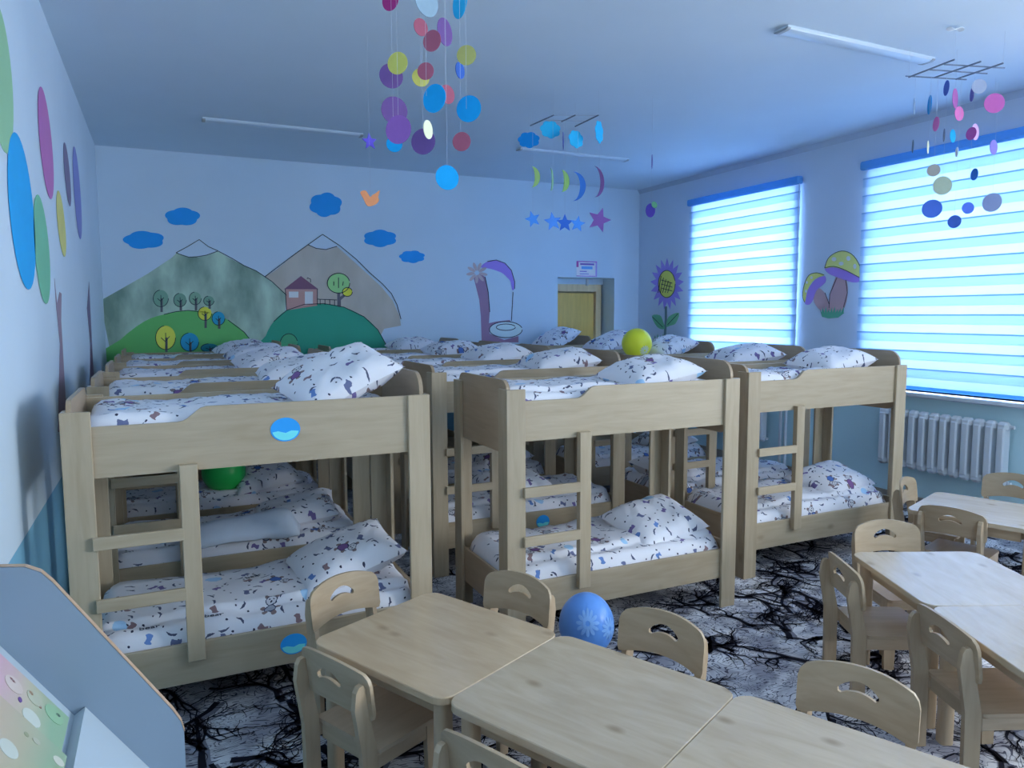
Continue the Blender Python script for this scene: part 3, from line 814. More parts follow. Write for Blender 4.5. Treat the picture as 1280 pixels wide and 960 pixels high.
# ------------------------------------------------------------------ chairs
def make_chair():
    """origin on the floor under the middle of the seat, facing +y"""
    t = empty('child_chair')
    hw = 0.172
    def bend(x, y, d):                       # x across, y up, d through the ply; centre bowed backwards
        lean = -(y-0.30)*0.12
        return (x, -0.135+lean-0.028*(1-(x/hw)**2)-d+0.009, y)
    top = lambda x: 0.585-0.034*(abs(x)/hw)**2.2
    bot = lambda x: 0.402+0.026*(1-(x/hw)**2)
    n = 14
    out = []
    xs = [-hw+0.02+(2*hw-0.04)*i/n for i in range(n+1)]
    out += [(x, bot(x)) for x in xs]
    out += [(hw-0.006, bot(hw)+0.006), (hw, bot(hw)+0.025), (hw, top(hw)-0.03), (hw-0.006, top(hw)-0.008)]
    out += [(x, top(x)) for x in reversed(xs)]
    out += [(-hw+0.006, top(hw)-0.008), (-hw, top(hw)-0.03), (-hw, bot(hw)+0.025), (-hw+0.006, bot(hw)+0.006)]
    hole = []
    for i in range(9): 
        x = -0.05+0.10*i/8; hole.append((x, 0.492+0.014*(1-(x/0.05)**2)))
    hole += [(0.058, 0.496), (0.059, 0.507)]
    for i in range(9):
        x = 0.05-0.10*i/8; hole.append((x, 0.517+0.021*(1-(x/0.05)**2)))
    hole += [(-0.059, 0.507), (-0.058, 0.496)]
    MB().sheet(out, [hole], t=0.012, f=bend, step=0.035).build('backrest', CHB, t, True)
    for s in (-1, 1):
        x0, x1 = (s*0.148-0.010, s*0.148+0.010)
        # rear post: a board set edge on, leaning back above the seat, round headed
        pr = [(-0.125, 0.0), (-0.128, 0.30), (-0.150, 0.46), (-0.158, 0.515), (-0.166, 0.53), (-0.182, 0.528), (-0.193, 0.512), (-0.200, 0.46), (-0.186, 0.30), (-0.180, 0.0)]
        if True:
            pr = [(y-0.012 if z > 0.4 else y, z) for y, z in pr]
        MB().sheet(pr, t=0.020, f=lambda y, z, d, x0=x0: (x0+d, y, z)).build('rear_leg', CHZ, t)
        pf = [(0.095, 0.0), (0.14, 0.0), (0.145, 0.282), (0.085, 0.282)]
        MB().sheet(pf, t=0.020, f=lambda y, z, d, x0=x0: (x0+d, y, z)).build('front_leg', CHZ, t)
        MB().box(x0, x1, -0.127, 0.084, 0.235, 0.282).build('side_rail', CHS, t)
    MB().sheet(rrect(-0.160, 0.160, -0.125, 0.165, 0.018, 4), [], t=0.014, f=lambda x, y, d: (x, y, 0.2825+d)).build('seat', CHS, t)
    MB().box(-0.137, 0.137, -0.120, -0.103, 0.225, 0.282).build('seat_rail', CHB, t)
    MB().box(-0.137, 0.137, 0.10, 0.116, 0.225, 0.282).build('seat_rail', CHB, t)
    return t
chair = make_chair()
CH = [((0.63, 2.945), -64.5, 'small birch chair at the far head of the front tables, beside the left bunk'),
      ((1.280, 2.645), 205.5, 'small birch chair tucked in on the far side, left of the blue balloon'),
      ((1.570, 2.065), 203, 'small birch chair on the far side, right of the blue balloon'),
      ((1.845, 1.470), 205, 'small birch chair on the far side of the front table closest to the camera'),
      ((0.450, 2.275), 25.5, 'small birch chair seen from behind at the near side of the first front table'),
      ((0.700, 1.615), 25.5, 'small birch chair cut off by the bottom edge, backrest against the second front table'),
      ((2.665, 2.215), -27, 'small birch chair on the carpet side of the right row, farther one'),
      ((2.480, 1.625), -23, 'small birch chair on the carpet side of the right row, nearer one'),
      ((3.330, 2.520), -113, 'small pale birch chair at the head of the right row, mirrored in the tabletop'),
      ((3.915, 2.565), 17, 'dark backlit birch chair with its back to us before the radiator table'),
      ((4.330, 3.140), -68, 'small pale birch chair with rounded back between bunk post and radiator'),
      ((5.065, 2.915), 200, 'reddish brown birch chair on the window side of the radiator table')]
for i, ((x, y), deg, lab) in enumerate(CH):
    a = math.radians(deg)
    t = chair if i == 0 else dup(chair)
    t.location = (x+0.165*math.cos(a), y+0.165*math.sin(a), 0)
    t.rotation_euler = (0, 0, a-PI/2)
    tag(t, lab, 'chair', 'birch children\'s chairs')

# ------------------------------------------------------------------ radiators
def make_radiator(n=12):
    t = empty('radiator'); H = 0.50
    for k in range(n):
        y = 0.092*k
        m = MB()
        prof = [(y+0.014, 0.03), (y+0.078, 0.03), (y+0.078, H-0.03), (y+0.014, H-0.03)]
        m.box(-0.045, 0.04, y+0.017, y+0.075, 0.04, H-0.04, 0.010)
        for z0, z1 in ((0.0, 0.075), (H-0.075, H)):
            m.box(-0.036, 0.036, y+0.002, y+0.090, z0, z1, 0.022)
        m.build('section', WHITE, t, True)
    m = MB(); m.cyl((0, -0.03, 0.035), (0, 0.0, 0.035), 0.014, 10); m.cyl((0, -0.03, H-0.035), (0, 0.0, H-0.035), 0.014, 10)
    m.build('plug', WHITE, t, True)
    m = MB()
    for y in (0.2, 0.9): m.box(0.03, 0.078, y, y+0.02, H-0.12, H-0.09, 0.002)
    m.build('bracket', WHITE, t)
    return t
rad = make_radiator(); rad.location = (XR-0.085, 3.33, 0.33)
tag(rad, 'white ribbed radiator under the near window beside the tables', 'radiator', 'white radiators')
r2 = dup(rad, (XR-0.085, 5.80, 0.30)); tag(r2, 'white ribbed radiator under the far window behind the bunk beds', 'radiator', 'white radiators')
pm = MB(); 
for dy in (0, 0.07): pm.cyl((XR-0.06, 5.55+dy, 0), (XR-0.06, 5.55+dy, 0.86), 0.016, 10)
tag(pm.build('heating_pipes', WHITE, None, True), 'pair of white upright heating pipes on the blue wall between radiators', 'pipe')

# ------------------------------------------------------------------ day-and-night roller blinds
def blind_mat(name, tint, trans, through):
    m = bpy.data.materials.new(name); m.use_nodes = True; nt = m.node_tree; nt.nodes.clear(); L = nt.links.new
    o = node(nt, 'ShaderNodeOutputMaterial'); tl = node(nt, 'ShaderNodeBsdfTranslucent'); df = node(nt, 'ShaderNodeBsdfDiffuse'); tp = node(nt, 'ShaderNodeBsdfTransparent')
    m1 = node(nt, 'ShaderNodeMixShader'); m2 = node(nt, 'ShaderNodeMixShader')
    tc = node(nt, 'ShaderNodeTexCoord'); wv = node(nt, 'ShaderNodeTexNoise'); wv.inputs['Scale'].default_value = 3; L(tc.outputs['Object'], wv.inputs['Vector'])
    cx = node(nt, 'ShaderNodeMix', data_type='RGBA'); cx.inputs[6].default_value = c4([v*0.94 for v in tint]); cx.inputs[7].default_value = c4(tint); L(wv.outputs['Fac'], cx.inputs[0])
    L(cx.outputs[2], tl.inputs[0]); L(cx.outputs[2], df.inputs[0]); tp.inputs[0].default_value = (0.9, 0.97, 1, 1)
    m1.inputs[0].default_value = trans; L(df.outputs[0], m1.inputs[1]); L(tl.outputs[0], m1.inputs[2])
    m2.inputs[0].default_value = through; L(m1.outputs[0], m2.inputs[1]); L(tp.outputs[0], m2.inputs[2]); L(m2.outputs[0], o.inputs[0])
    return m
DENSE = blind_mat('blind_dense', (0.60, 0.78, 0.94), 0.34, 0.0)
SHEER = blind_mat('blind_sheer', (0.72, 0.86, 0.97), 0.37, 0.0)
SEAM = blind_mat('blind_overlap', (0.38, 0.62, 0.88), 0.30, 0.0)
CASS = blind_mat('blind_cassette', (0.20, 0.52, 0.88), 0.35, 0.0)
def blind(y0, y1, zb, label):
    t = empty('roller_blind', (XR-0.035, y0, zb)); W = y1-y0; H = 2.925-zb
    m = MB(); m.box(-0.045, 0.03, 0, W, H, H+0.075, 0.012); m.build('cassette', CASS, t, True)
    z = 0.03; k = 0
    P = 0.152
    while z < H-0.001:
        a, b, c_ = z, min(H, z+0.072), min(H, z+P-0.009)
        d = min(H, z+P)
        MB().box(0.0, 0.0012, 0.012, W-0.012, a, b, 0).build('sheer_band', SHEER, t)
        if c_ > b: MB().box(-0.0012, 0.0024, 0.010, W-0.010, b, c_, 0).build('dense_band', DENSE, t)
        if d > c_: MB().box(-0.003, 0.0034, 0.010, W-0.010, c_, d, 0).build('overlap_band', SEAM, t)
        z += P
    m = MB(); m.box(-0.012, 0.012, 0.006, W-0.006, 0.0, 0.03, 0.006); m.build('bottom_rail', CASS, t, True)
    ch = MB(); ch.cyl((-0.03, -0.006, 0.05), (-0.03, -0.006, H), 0.002, 5); ch.build('chain', WHITE, t)
    return tag(t, label, 'blind', 'blue day and night blinds')
blind(5.47, 7.18, 1.0, 'backlit blue striped roller blind on the far window, above the right bunks')
blind(3.02, 4.765, 1.0, 'backlit blue striped roller blind on the near window, above the radiator')

# ------------------------------------------------------------------ ceiling lamps (off)
def lamp(x0, x1, y, label):
    t = empty('ceiling_lamp', ((x0+x1)/2, y, ZC)); h = (x1-x0)/2
    MB().box(-h, h, -0.055, 0.055, -0.012, 0.0, 0.003).build('lamp_body', LAMPC, t)
    prof = [(-0.05, -0.012), (-0.046, -0.019), (-0.030, -0.024), (0.030, -0.024), (0.046, -0.019), (0.05, -0.012)]
    MB().sheet(prof, t=2*h-0.05, f=lambda y_, z_, d: (-h+0.025+d, y_, z_)).build('diffuser', plain('lamp_diffuser', (0.66, 0.76, 0.87), 0.3, 0.4, 0.01), t, True)
    for s in (-1, 1):
        MB().sheet([(p[0]*1.08, p[1]*1.04) for p in prof], t=0.025, f=lambda y_, z_, d, s=s: (s*(h-0.024)+s*d, y_, z_)).build('end_cap', plain('lamp_cap', (0.42, 0.45, 0.5), 0.5), t)
    return tag(t, label, 'ceiling lamp', 'unlit linear ceiling lamps')
lamp(3.28, 4.55, 3.30, 'unlit white linear ceiling lamp above the right bunks, nearest of the three')
lamp(0.38, 1.72, 6.78, 'unlit linear ceiling lamp over the far left bunks')
lamp(3.25, 4.52, 6.68, 'unlit linear ceiling lamp behind the cloud and moon mobile')

# ------------------------------------------------------------------ mobiles
FELT = {}
def felt(rgb, k=1.0):
    key = 'felt_%d_%d_%d' % rgb
    if key not in FELT: FELT[key] = plain(key, seen(*rgb, k), 0.9, 0.1, 0.05, 60)
    return FELT[key]
STRING = plain('white_thread', (0.6, 0.66, 0.75), 0.8, 0.1)
ROD = plain('mobile_rod', (0.20, 0.24, 0.32), 0.6)
def shape_star(r, n=5, q=0.45, rot=0.0):
    return [((r if k % 2 == 0 else r*q)*math.sin(rot+PI*k/n), (r if k % 2 == 0 else r*q)*math.cos(rot+PI*k/n)) for k in range(2*n)]
def shape_cloud(rx, ry, bumps=7, ph=0.4):
    out = []
    for k in range(56):
        a = 2*PI*k/56; q = 0.86+0.14*abs(math.sin(a*bumps/2+ph))
        out.append((rx*q*math.cos(a), ry*q*math.sin(a)))
    return out
def shape_moon(r, thin=0.42, flip=1):
    out = []
    for k in range(19):
        a = -PI/2+PI*k/18; out.append((flip*r*0.9*math.cos(a), r*math.sin(a)))
    for k in range(1, 18):
        a = PI/2-PI*k/18; out.append((flip*r*0.9*thin*math.cos(a), r*math.sin(a)*0.985))
    return out
def hang(parent, name, px, py, dep, shape, aspect, mt, thick=0.003, side=1):
    """a felt shape hanging at a point, turned about its thread so that it shows with the given width"""
    p = at_depth(px, py, dep)-Vector(parent.location)
    view = math.atan2(ray(px, py).y, ray(px, py).x)
    yaw = view-PI/2+side*math.acos(max(0.03, min(1, aspect)))
    ca, sa = math.cos(yaw), math.sin(yaw)
    MB().sheet(shape, t=thick, f=lambda x, z, d: (p.x+x*ca-(d-thick/2)*-sa*-1, p.y+x*sa+(d-thick/2)*ca, p.z+z)).build(name, mt, parent)
    return p
def thread(parent, p, ztop):
    MB().cyl(p, (p[0], p[1], ztop), 0.0006, 4).build('thread', STRING, parent)

# nearest mobile: felt discs
anchor = at_depth(535, 0, 2.95)
mob = tag(empty('disc_mobile', (anchor.x, anchor.y, ZC)), 'hanging mobile of coloured felt discs, largest one at the top centre', 'mobile')
MAG, SKY, RED, PUR, YEL, OLV, BLU, LIL, CRM, PALE, MID = (130, 45, 115), (35, 145, 220), (125, 75, 105), (85, 70, 135), (150, 160, 95), (130, 140, 95), (45, 80, 165), (110, 80, 160), (190, 205, 180), (105, 135, 170), (20, 125, 200)
DISCS = [(488, 0, 10, 13, MAG, 3.1), (533, 0, 14.5, 20, PALE, 2.8), (575, 2, 9, 20, SKY, 3.0), (526, 34, 8.6, 10.6, RED, 3.0), (540, 51, 11, 13, RED, 2.85), (556, 40, 9.2, 16.5, PUR, 3.1),
         (497, 79, 12.3, 13.6, YEL, 2.9), (489, 95, 14.6, 15, PUR, 3.1), (532, 89, 10.2, 10.6, RED, 2.85), (526, 97, 10.8, 11, YEL, 3.05), (583, 69, 12, 12.2, OLV, 2.9), (575, 88, 5.6, 10, BLU, 3.0),
         (543, 123, 14, 17.4, MID, 2.85), (559, 118, 9, 11.5, RED, 3.1), (586, 136, 15.3, 16.3, MID, 2.9), (493, 138, 16.2, 16.8, PUR, 3.1), (498, 162, 15.6, 17.5, LIL, 2.9), (493, 180, 10, 10, MID, 3.1),
         (529, 177, 14.8, 15.8, PUR, 3.05), (535, 162, 5.6, 11.4, CRM, 2.85), (577, 177, 11.3, 11.7, RED, 3.0), (559, 222, 14.4, 15.2, MID, 3.0)]
for i, (px, py, rx, ry, col, dep) in enumerate(DISCS):
    r = ry*dep/FOCAL
    hang(mob, 'felt_disc', px, py, dep, ellipse(0, 0, r, r, 30), min(1, rx/ry), felt(col), 0.0025, 1 if i % 2 else -1)
for px, dep, pyb in ((492, 3.1, 180), (498, 2.9, 162), (533, 2.85, 120), (526, 3.05, 110), (576, 3.0, 170), (583, 2.9, 136), (557, 3.1, 118), (559, 3.0, 222), (529, 3.05, 177)):
    p = at_depth(px, pyb, dep)-Vector(mob.location); thread(mob, p, -0.10)
fr = MB()
for a in (-0.16, 0, 0.16):
    fr.cyl((a, -0.2, -0.10), (a, 0.2, -0.10), 0.004, 6); fr.cyl((-0.2, a, -0.094), (0.2, a, -0.094), 0.004, 6)
fr.build('mobile_frame', ROD, mob)
thread(mob, (0, 0, -0.094), 0.0)

# cloud, moon and star mobile
a0 = at_depth(706, 150, 5.35)
mob2 = tag(empty('sky_mobile', (a0.x, a0.y, ZC)), 'hanging mobile of blue clouds, crescent moons and stars over the bunks', 'mobile')
Z2 = 3.10
def rods(parent, pairs, z, r=0.004):
    fr = MB()
    for (ax, ay), (bx, by) in pairs:
        fr.cyl(on_z(ax, ay, z)-Vector(parent.location), on_z(bx, by, z)-Vector(parent.location), r, 6)
    return fr
rods(mob2, [((663, 157), (692, 144)), ((702, 152), (719, 144)), ((719, 158), (748, 144))], Z2, 0.005).build('mobile_rod', ROD, mob2)
rods(mob2, [((690, 144.5), (749, 144.5)), ((680, 150), (735, 151.5))], Z2+0.008, 0.0025).build('cross_rod', STRING, mob2)
D2 = 5.35
for px, py, rx, ry, asp, c_ in ((661, 175, 14, 10, 1, (15, 105, 190)), (688, 162, 14, 11, 0.93, SKY), (720, 174, 14, 11, 0.66, SKY), (749, 165, 14, 14, 0.36, SKY), (704, 176, 12, 11, 0.05, (60, 70, 150))):
    hang(mob2, 'felt_cloud', px, py, D2, shape_cloud(rx*D2/FOCAL, ry*D2/FOCAL, 7), asp, felt(c_))
    thread(mob2, at_depth(px, py, D2)-Vector(mob2.location), Z2-ZC)
for px, py, r, asp, th, c_ in ((664, 221, 13, 0.95, 0.4, (110, 150, 105)), (688, 224, 14, 0.32, 0.4, (95, 140, 125)), (702, 226, 13.5, 0.8, 0.3, (100, 145, 95)), (716, 233, 18, 1, 0.55, (45, 95, 185)), (743, 227, 19, 0.72, 0.62, (75, 60, 115))):
    hang(mob2, 'felt_moon', px, py, D2, shape_moon(r*D2/FOCAL, th), asp, felt(c_))
for i, (px, py, r, c_) in enumerate(((666, 274, 10.5, (55, 115, 215)), (691, 277, 12, (60, 115, 215)), (706, 279, 11.5, (40, 85, 185)), (722, 280, 10.5, (55, 115, 225)), (749, 275, 16, (90, 70, 145)))):
    hang(mob2, 'felt_star', px, py, D2+0.02*i, shape_star(r*D2/FOCAL, rot=0.15*(i-2)), 0.95, felt(c_))
    p = at_depth(px, py, D2+0.02*i)-Vector(mob2.location); thread(mob2, p, Z2-ZC)
for px, py in ((663, 157), (719, 158), (748, 144), (692, 144)):
    p = on_z(px, py, Z2)-Vector(mob2.location); thread(mob2, p, 0.0)

# small disc mobile before the near window
a0 = on_z(1195, 87, 3.10)
mob3 = tag(empty('disc_mobile', (a0.x, a0.y, ZC)), 'hanging mobile of small pink and blue discs before the near window', 'mobile')
rods(mob3, [((1136, 96.5), (1193, 74.5)), ((1168, 97), (1226, 77)), ((1195, 99), (1254, 79))], 3.10, 0.005).build('mobile_rod', ROD, mob3)
rods(mob3, [((1132, 95), (1208, 99.5)), ((1160, 87), (1234, 92)), ((1180, 80.5), (1256, 85))], 3.108, 0.004).build('cross_rod', ROD, mob3)
D3 = 4.62
PNK, MG2 = (195, 100, 170), (150, 85, 160)
DISC3 = [(1183, 110, 3, 9.2, (60, 85, 170)), (1194, 123, 3, 12, (125, 80, 150)), (1215, 118, 2.2, 8.5, (85, 90, 165)), (1243, 129, 11, 12, MG2), (1162, 131, 2.3, 11.5, (40, 125, 200)), (1143, 133, 0.9, 10, (90, 115, 155)),
         (1170, 155, 3.4, 8.8, PNK), (1199, 142, 4.8, 8.8, PNK), (1214, 167, 5.6, 7.8, (140, 75, 150)), (1219, 165, 4, 10, (160, 140, 205)), (1180, 169, 0.9, 8, (80, 95, 130)), (1191, 170, 3, 8, SKY), (1141, 183, 0.8, 8, (80, 100, 130)), (1160, 184, 0.9, 8, CRM),
         (1196, 190, 1.6, 6, (200, 220, 245)), (1242, 184, 4, 9, (95, 95, 175)), (1167, 213, 7.5, 7.2, (135, 140, 150)), (1178, 232, 10.5, 11.5, (120, 140, 140)), (1218, 218, 4, 7.3, (45, 100, 195)),
         (1165, 261, 11.3, 11, (60, 95, 195)), (1193, 277, 7.4, 8, (60, 95, 195)), (1210, 260, 6.6, 7.2, (60, 90, 190)), (1240, 253, 10.5, 11.6, (130, 150, 205)), (1224, 108, 8, 9, (125, 142, 180))]
low = {}
for i, (px, py, rx, ry, col) in enumerate(DISC3):
    dep = D3+0.05*((i*7) % 5-2)
    r = max(rx, ry)*dep/FOCAL
    p = hang(mob3, 'felt_disc', px, py, dep, ellipse(0, 0, r, r, 24), min(1, rx/ry), felt(col, 1.0), 0.0025, 1 if i % 2 else -1)
    if i in (0, 1, 2, 3, 4, 5, 6, 7, 13, 17, 19, 20, 21, 22): thread(mob3, p, 3.10-ZC)
for px, py in ((1136, 96.5), (1193, 74.5), (1195, 99), (1254, 79)):
    p = on_z(px, py, 3.10)-Vector(mob3.location); thread(mob3, p, 0.0)

# single threads
p = at_depth(463, 177, 4.4)
st = tag(empty('hanging_ornament', (p.x, p.y, ZC)), 'purple felt star and orange butterfly hanging on one thread', 'ornament')
hang(st, 'felt_star', 462, 177, 4.4, shape_star(10.5*4.4/FOCAL, rot=-0.1), 0.9, felt((75, 70, 185)), 0.006)
bf = spline([(0, 0.008), (-0.012, 0.022), (-0.030, 0.042), (-0.058, 0.030), (-0.040, -0.006), (-0.022, -0.040), (0.0, -0.044), (0.032, -0.030), (0.050, -0.008), (0.046, 0.012), (0.056, 0.048), (0.030, 0.030), (0.012, 0.020)], 4)
hang(st, 'felt_butterfly', 463, 248, 4.4, [(x*1.05, z*1.05) for x, z in bf], 0.95, felt((165, 100, 80), 1.5), 0.006)
thread(st, at_depth(463, 240, 4.4)-Vector(st.location), 0.0)
p = at_depth(814, 262, 5.6)
pl = tag(empty('hanging_ornament', (p.x, p.y, ZC)), 'dark purple felt plum with a green leaf on a thread near the corner', 'ornament')
hang(pl, 'felt_strip', 815, 202, 5.6, ellipse(0, 0, 0.03, 0.055, 20), 0.12, felt((70, 75, 150)))
hang(pl, 'felt_plum', 813, 263, 5.6, ellipse(0, 0, 0.036, 0.052, 24), 1.0, felt((60, 55, 150)), 0.008)
hang(pl, 'felt_leaf', 818, 256, 5.58, ellipse(0, 0, 0.020, 0.026, 16, 0.5), 1.0, felt((75, 130, 115)), 0.004)
thread(pl, at_depth(814, 258, 5.6)-Vector(pl.location), 0.0)
p = on_z(1195, 36, ZC-0.02)
bw = empty('ribbon_bow', (p.x, p.y, ZC-0.02))
for s in (-1, 1):
    MB().sheet(spline([(0, 0.004), (s*0.02, 0.016), (s*0.055, 0.022), (s*0.062, 0.0), (s*0.05, -0.016), (s*0.02, -0.012), (0, -0.004)], 4), t=0.003, step=0.012, f=lambda x, y, d, s=s: (x, y, 0.010*math.sin(x*50)-d)).build('bow_loop', plain('white_ribbon', (0.9, 0.93, 0.97), 0.5), bw, True)
tag(bw, 'small white ribbon bow stuck to the ceiling near the near lamp', 'bow')

# ------------------------------------------------------------------ wall paintings (flat on the walls)
def painter(kind):
    if kind == 'back': return lambda px, py, off: (lambda q: (q.x, YB-off, q.z))(on_y(px, py, YB))
    if kind == 'right': return lambda px, py, off: (lambda q: (XR-off, q.y, q.z))(on_x(px, py, XR))
    return lambda px, py, off: (lambda q: (XL+off, q.y, q.z))(on_x(px, py, XL))
def paint(parent, name, wall, pts, color, layer=1, smooth=0, closed=True):
    P = painter(wall); q = spline(pts, smooth) if smooth else pts
    flat = [P(x, y, 0) for x, y in q]
    ax = (0, 2) if wall == 'back' else (1, 2)
    out = [(v[ax[0]], v[ax[1]]) for v in flat]
    o0 = 0.0012*layer
    f = {'back': lambda x, z, d: (x, YB-o0-d, z), 'right': lambda x, z, d: (XR-o0-d, x, z), 'left': lambda x, z, d: (XL+o0+d, x, z)}[wall]
    m = color if not isinstance(color, tuple) else plain('paint_%d_%d_%d' % color, seen(*color, 0.95 if wall == 'left' else 1.3), 0.6, 0.2, 0.05, 6)
    return MB().sheet(out, t=0.0009, f=f).build(name, m, parent)
def line(parent, name, wall, strokes, layer=4, w=1.2, color=None):
    P = painter(wall); m = MB()
    for pts in strokes: m.ribbon(pts, w, lambda x, y: P(x, y, 0.0012*layer+0.0009))
    o = m.build(name, color or DARKLINE, parent, flip=False)
    return o
def brushed(name, a, b):
    m, nt, bs = mat_base(name, 0.6, 0.2); L = nt.links.new
    tc = node(nt, 'ShaderNodeTexCoord'); mp = node(nt, 'ShaderNodeMapping'); mp.inputs['Rotation'].default_value = (0, 0.7, 0); mp.inputs['Scale'].default_value = (2.6, 1, 1.2)
    nz = node(nt, 'ShaderNodeTexNoise'); nz.inputs['Scale'].default_value = 1.5; nz.inputs['Detail'].default_value = 4
    mr = node(nt, 'ShaderNodeMapRange'); mr.inputs[1].default_value = 0.35; mr.inputs[2].default_value = 0.68
    mx = node(nt, 'ShaderNodeMix', data_type='RGBA'); mx.inputs[6].default_value = c4(a); mx.inputs[7].default_value = c4(b)
    L(tc.outputs['Object'], mp.inputs['Vector']); L(mp.outputs[0], nz.inputs['Vector']); L(nz.outputs['Fac'], mr.inputs[0]); L(mr.outputs[0], mx.inputs[0]); L(mx.outputs[2], bs.inputs['Base Color'])
    return m
def mural(name, label, cat='mural', group=None): return tag(empty(name), label, cat, group)

m1 = mural('mountain_mural', 'painted grey green mountain with green hill and small round trees on the far wall')
m1.location = (0, 0, 0)
paint(m1, 'painted_mountain', 'back', [(127, 375), (150, 362), (185, 342), (215, 322), (221, 316), (235, 321), (248, 321.5), (262, 318), (272, 314), (295, 327), (320, 339), (345, 356), (358, 368), (356, 395), (345, 450), (140, 450), (130, 400)], brushed('mountain_wash', seen(84, 112, 114, 1.15), seen(132, 162, 166, 1.2)), 1)
paint(m1, 'painted_hill', 'back', [(128, 452), (150, 425), (180, 402), (205, 393), (235, 388), (262, 391), (285, 400), (305, 415), (320, 435), (330, 452)], (70, 135, 88), 2, 3)
line(m1, 'outline', 'back', [[(220, 316), (235, 308), (249, 299.5), (260, 308), (272, 313.5)], [(272, 313.5), (290, 323), (305, 332), (320, 338.5), (340, 352), (358, 369)], [(220, 316), (228, 319), (236, 321.5), (246, 321), (258, 319), (272, 314)], [(205, 393), (220, 389.5), (235, 388), (262, 391)], [(285, 400), (305, 415), (318, 431)]], 3, 0.9)
DG = (80, 118, 115)
for cx, cy, rx, ry, ty, c_ in ((201, 373, 9.5, 10.5, 390, (82, 122, 118)), (225, 375, 8, 8.5, 388, DG), (244, 373, 7.5, 8, 388, (90, 128, 122)), (261, 376, 6.5, 6, 386, DG), (256, 392, 8.5, 8.5, 410, (165, 165, 70)), (273, 398, 8, 8.5, 411, (30, 115, 160)), (207, 422, 12.5, 15, 440, (165, 165, 75)), (237, 427.5, 11.5, 11.5, 440, (30, 115, 165)), (262, 435, 11, 5.5, 440, (30, 95, 120))):
    tr = line(m1, 'painted_trunk', 'back', [[(cx+1, cy), (cx+1, ty)]], 4, 3.0, plain('trunk_paint', seen(70, 80, 95), 0.6))
    paint(m1, 'painted_crown', 'back', ellipse(cx, cy, rx, ry, 22), c_, 3)
    line(m1, 'outline', 'back', [ellipse(cx, cy, rx, ry, 22)[:17], [(cx, cy-ry*0.4), (cx+0.6, cy+ry*0.9)], [(cx, cy+ry*0.3), (cx+rx*0.4, cy-ry*0.1)], [(cx, cy+ry*0.35), (cx-rx*0.45, cy)]], 5, 0.8)
m2 = mural('mountain_mural', 'painted beige mountain with brown house, tree and teal hill on the far wall')
paint(m2, 'painted_mountain', 'back', [(331, 346.5), (345, 337), (384, 306), (395, 310.5), (407, 311.5), (421, 308), (440, 325), (460, 343), (478, 360), (491, 376), (499, 394), (501, 407), (480, 411), (470, 430), (370, 440), (357, 420), (358, 369), (345, 356)], brushed('beige_wash', seen(140, 145, 152), seen(150, 156, 166)), 0.6)
paint(m2, 'painted_hill', 'back', [(326, 445), (332, 420), (342, 402), (358, 388), (380, 380.5), (405, 379.5), (430, 384), (455, 396), (472, 412), (482, 430), (485, 445)], (38, 118, 110), 2, 3)
hs = paint(m2, 'painted_house', 'back', [(356.5, 361), (396.5, 361), (396.5, 382), (358, 388)], (132, 112, 122), 2.2)
paint(hs, 'painted_roof', 'back', [(355, 361.5), (376, 345), (398, 361.5)], (88, 68, 98), 3)
paint(hs, 'painted_door', 'back', [(381, 364.5), (391, 364.5), (391, 380), (381, 381.5)], (150, 175, 210), 3)
paint(hs, 'painted_window', 'back', [(361, 364.5), (373, 364.5), (373, 372), (361, 372)], (150, 175, 210), 3)
tr = paint(m2, 'painted_tree', 'back', [(421.5, 365), (425, 365), (425, 371), (431, 367), (433, 369), (426, 375), (426, 384), (421.5, 383)], (70, 75, 95), 3)
paint(tr, 'painted_crown', 'back', ellipse(423, 354, 14, 12.5, 26), (105, 155, 115), 4)
paint(tr, 'painted_crown', 'back', ellipse(434, 365, 6.2, 5.6, 18), (165, 175, 65), 4.6)
paint(m2, 'painted_bush', 'back', ellipse(361, 430, 11, 13, 20), (55, 128, 108), 3)
line(m2, 'outline', 'back', [[(331, 346), (368, 318), (403, 293)], [(403, 293), (425, 307.5), (445, 324), (462, 341), (478, 355), (489, 367), (496, 381), (501, 399)], [(385, 306), (395, 310.5), (407, 312), (421, 308)],
     [(342, 402), (358, 388), (380, 380.5), (405, 379.5), (430, 384), (455, 396), (472, 412), (483, 432)], [(356.5, 361), (358, 387)], [(396.5, 361), (396.5, 381)], ellipse(423, 354, 14, 12.5, 26), ellipse(434, 365, 6.2, 5.6, 18), ellipse(361, 430, 11, 13, 20),
     [(397, 374), (421, 375)], [(400, 374), (400, 381)], [(406, 374), (406, 381)], [(412, 374.5), (412, 381)], [(418, 375), (418, 382)], [(423, 347), (423, 360)], [(417, 352), (417, 357)], [(429, 352), (428, 357)], [(384, 349), (384, 347), (388, 349), (388, 353)]], 6, 0.9)
for cx, cy, rx, ry, b_, ph, lab in ((180, 300, 26.5, 11.5, 5, 0.2, 'bright blue cloud cutout, lowest at the left over the mountain'), (228, 271, 22.5, 11.5, 5, 0.9, 'bright blue cloud cutout above the grey green mountain peak'), (407, 256, 21, 15.5, 6, 0.5, 'bright blue cloud cutout, tallest, over the beige mountain'), (475, 298, 21.5, 11, 6, 0.0, 'bright blue cloud cutout right of the beige mountain peak'), (515, 321, 16.5, 8, 7, 0.3, 'smallest bright blue cloud cutout near the middle of the far wall')):
    cl = paint(None, 'cloud_cutout', 'back', [(cx+x, cy-y) for x, y in shape_cloud(rx, ry, b_, ph)], plain('cloud_card', seen(22, 102, 228, 1.5), 0.6, 0.2), 3)
    tag(cl, lab, 'cutout', 'blue clouds on the far wall')
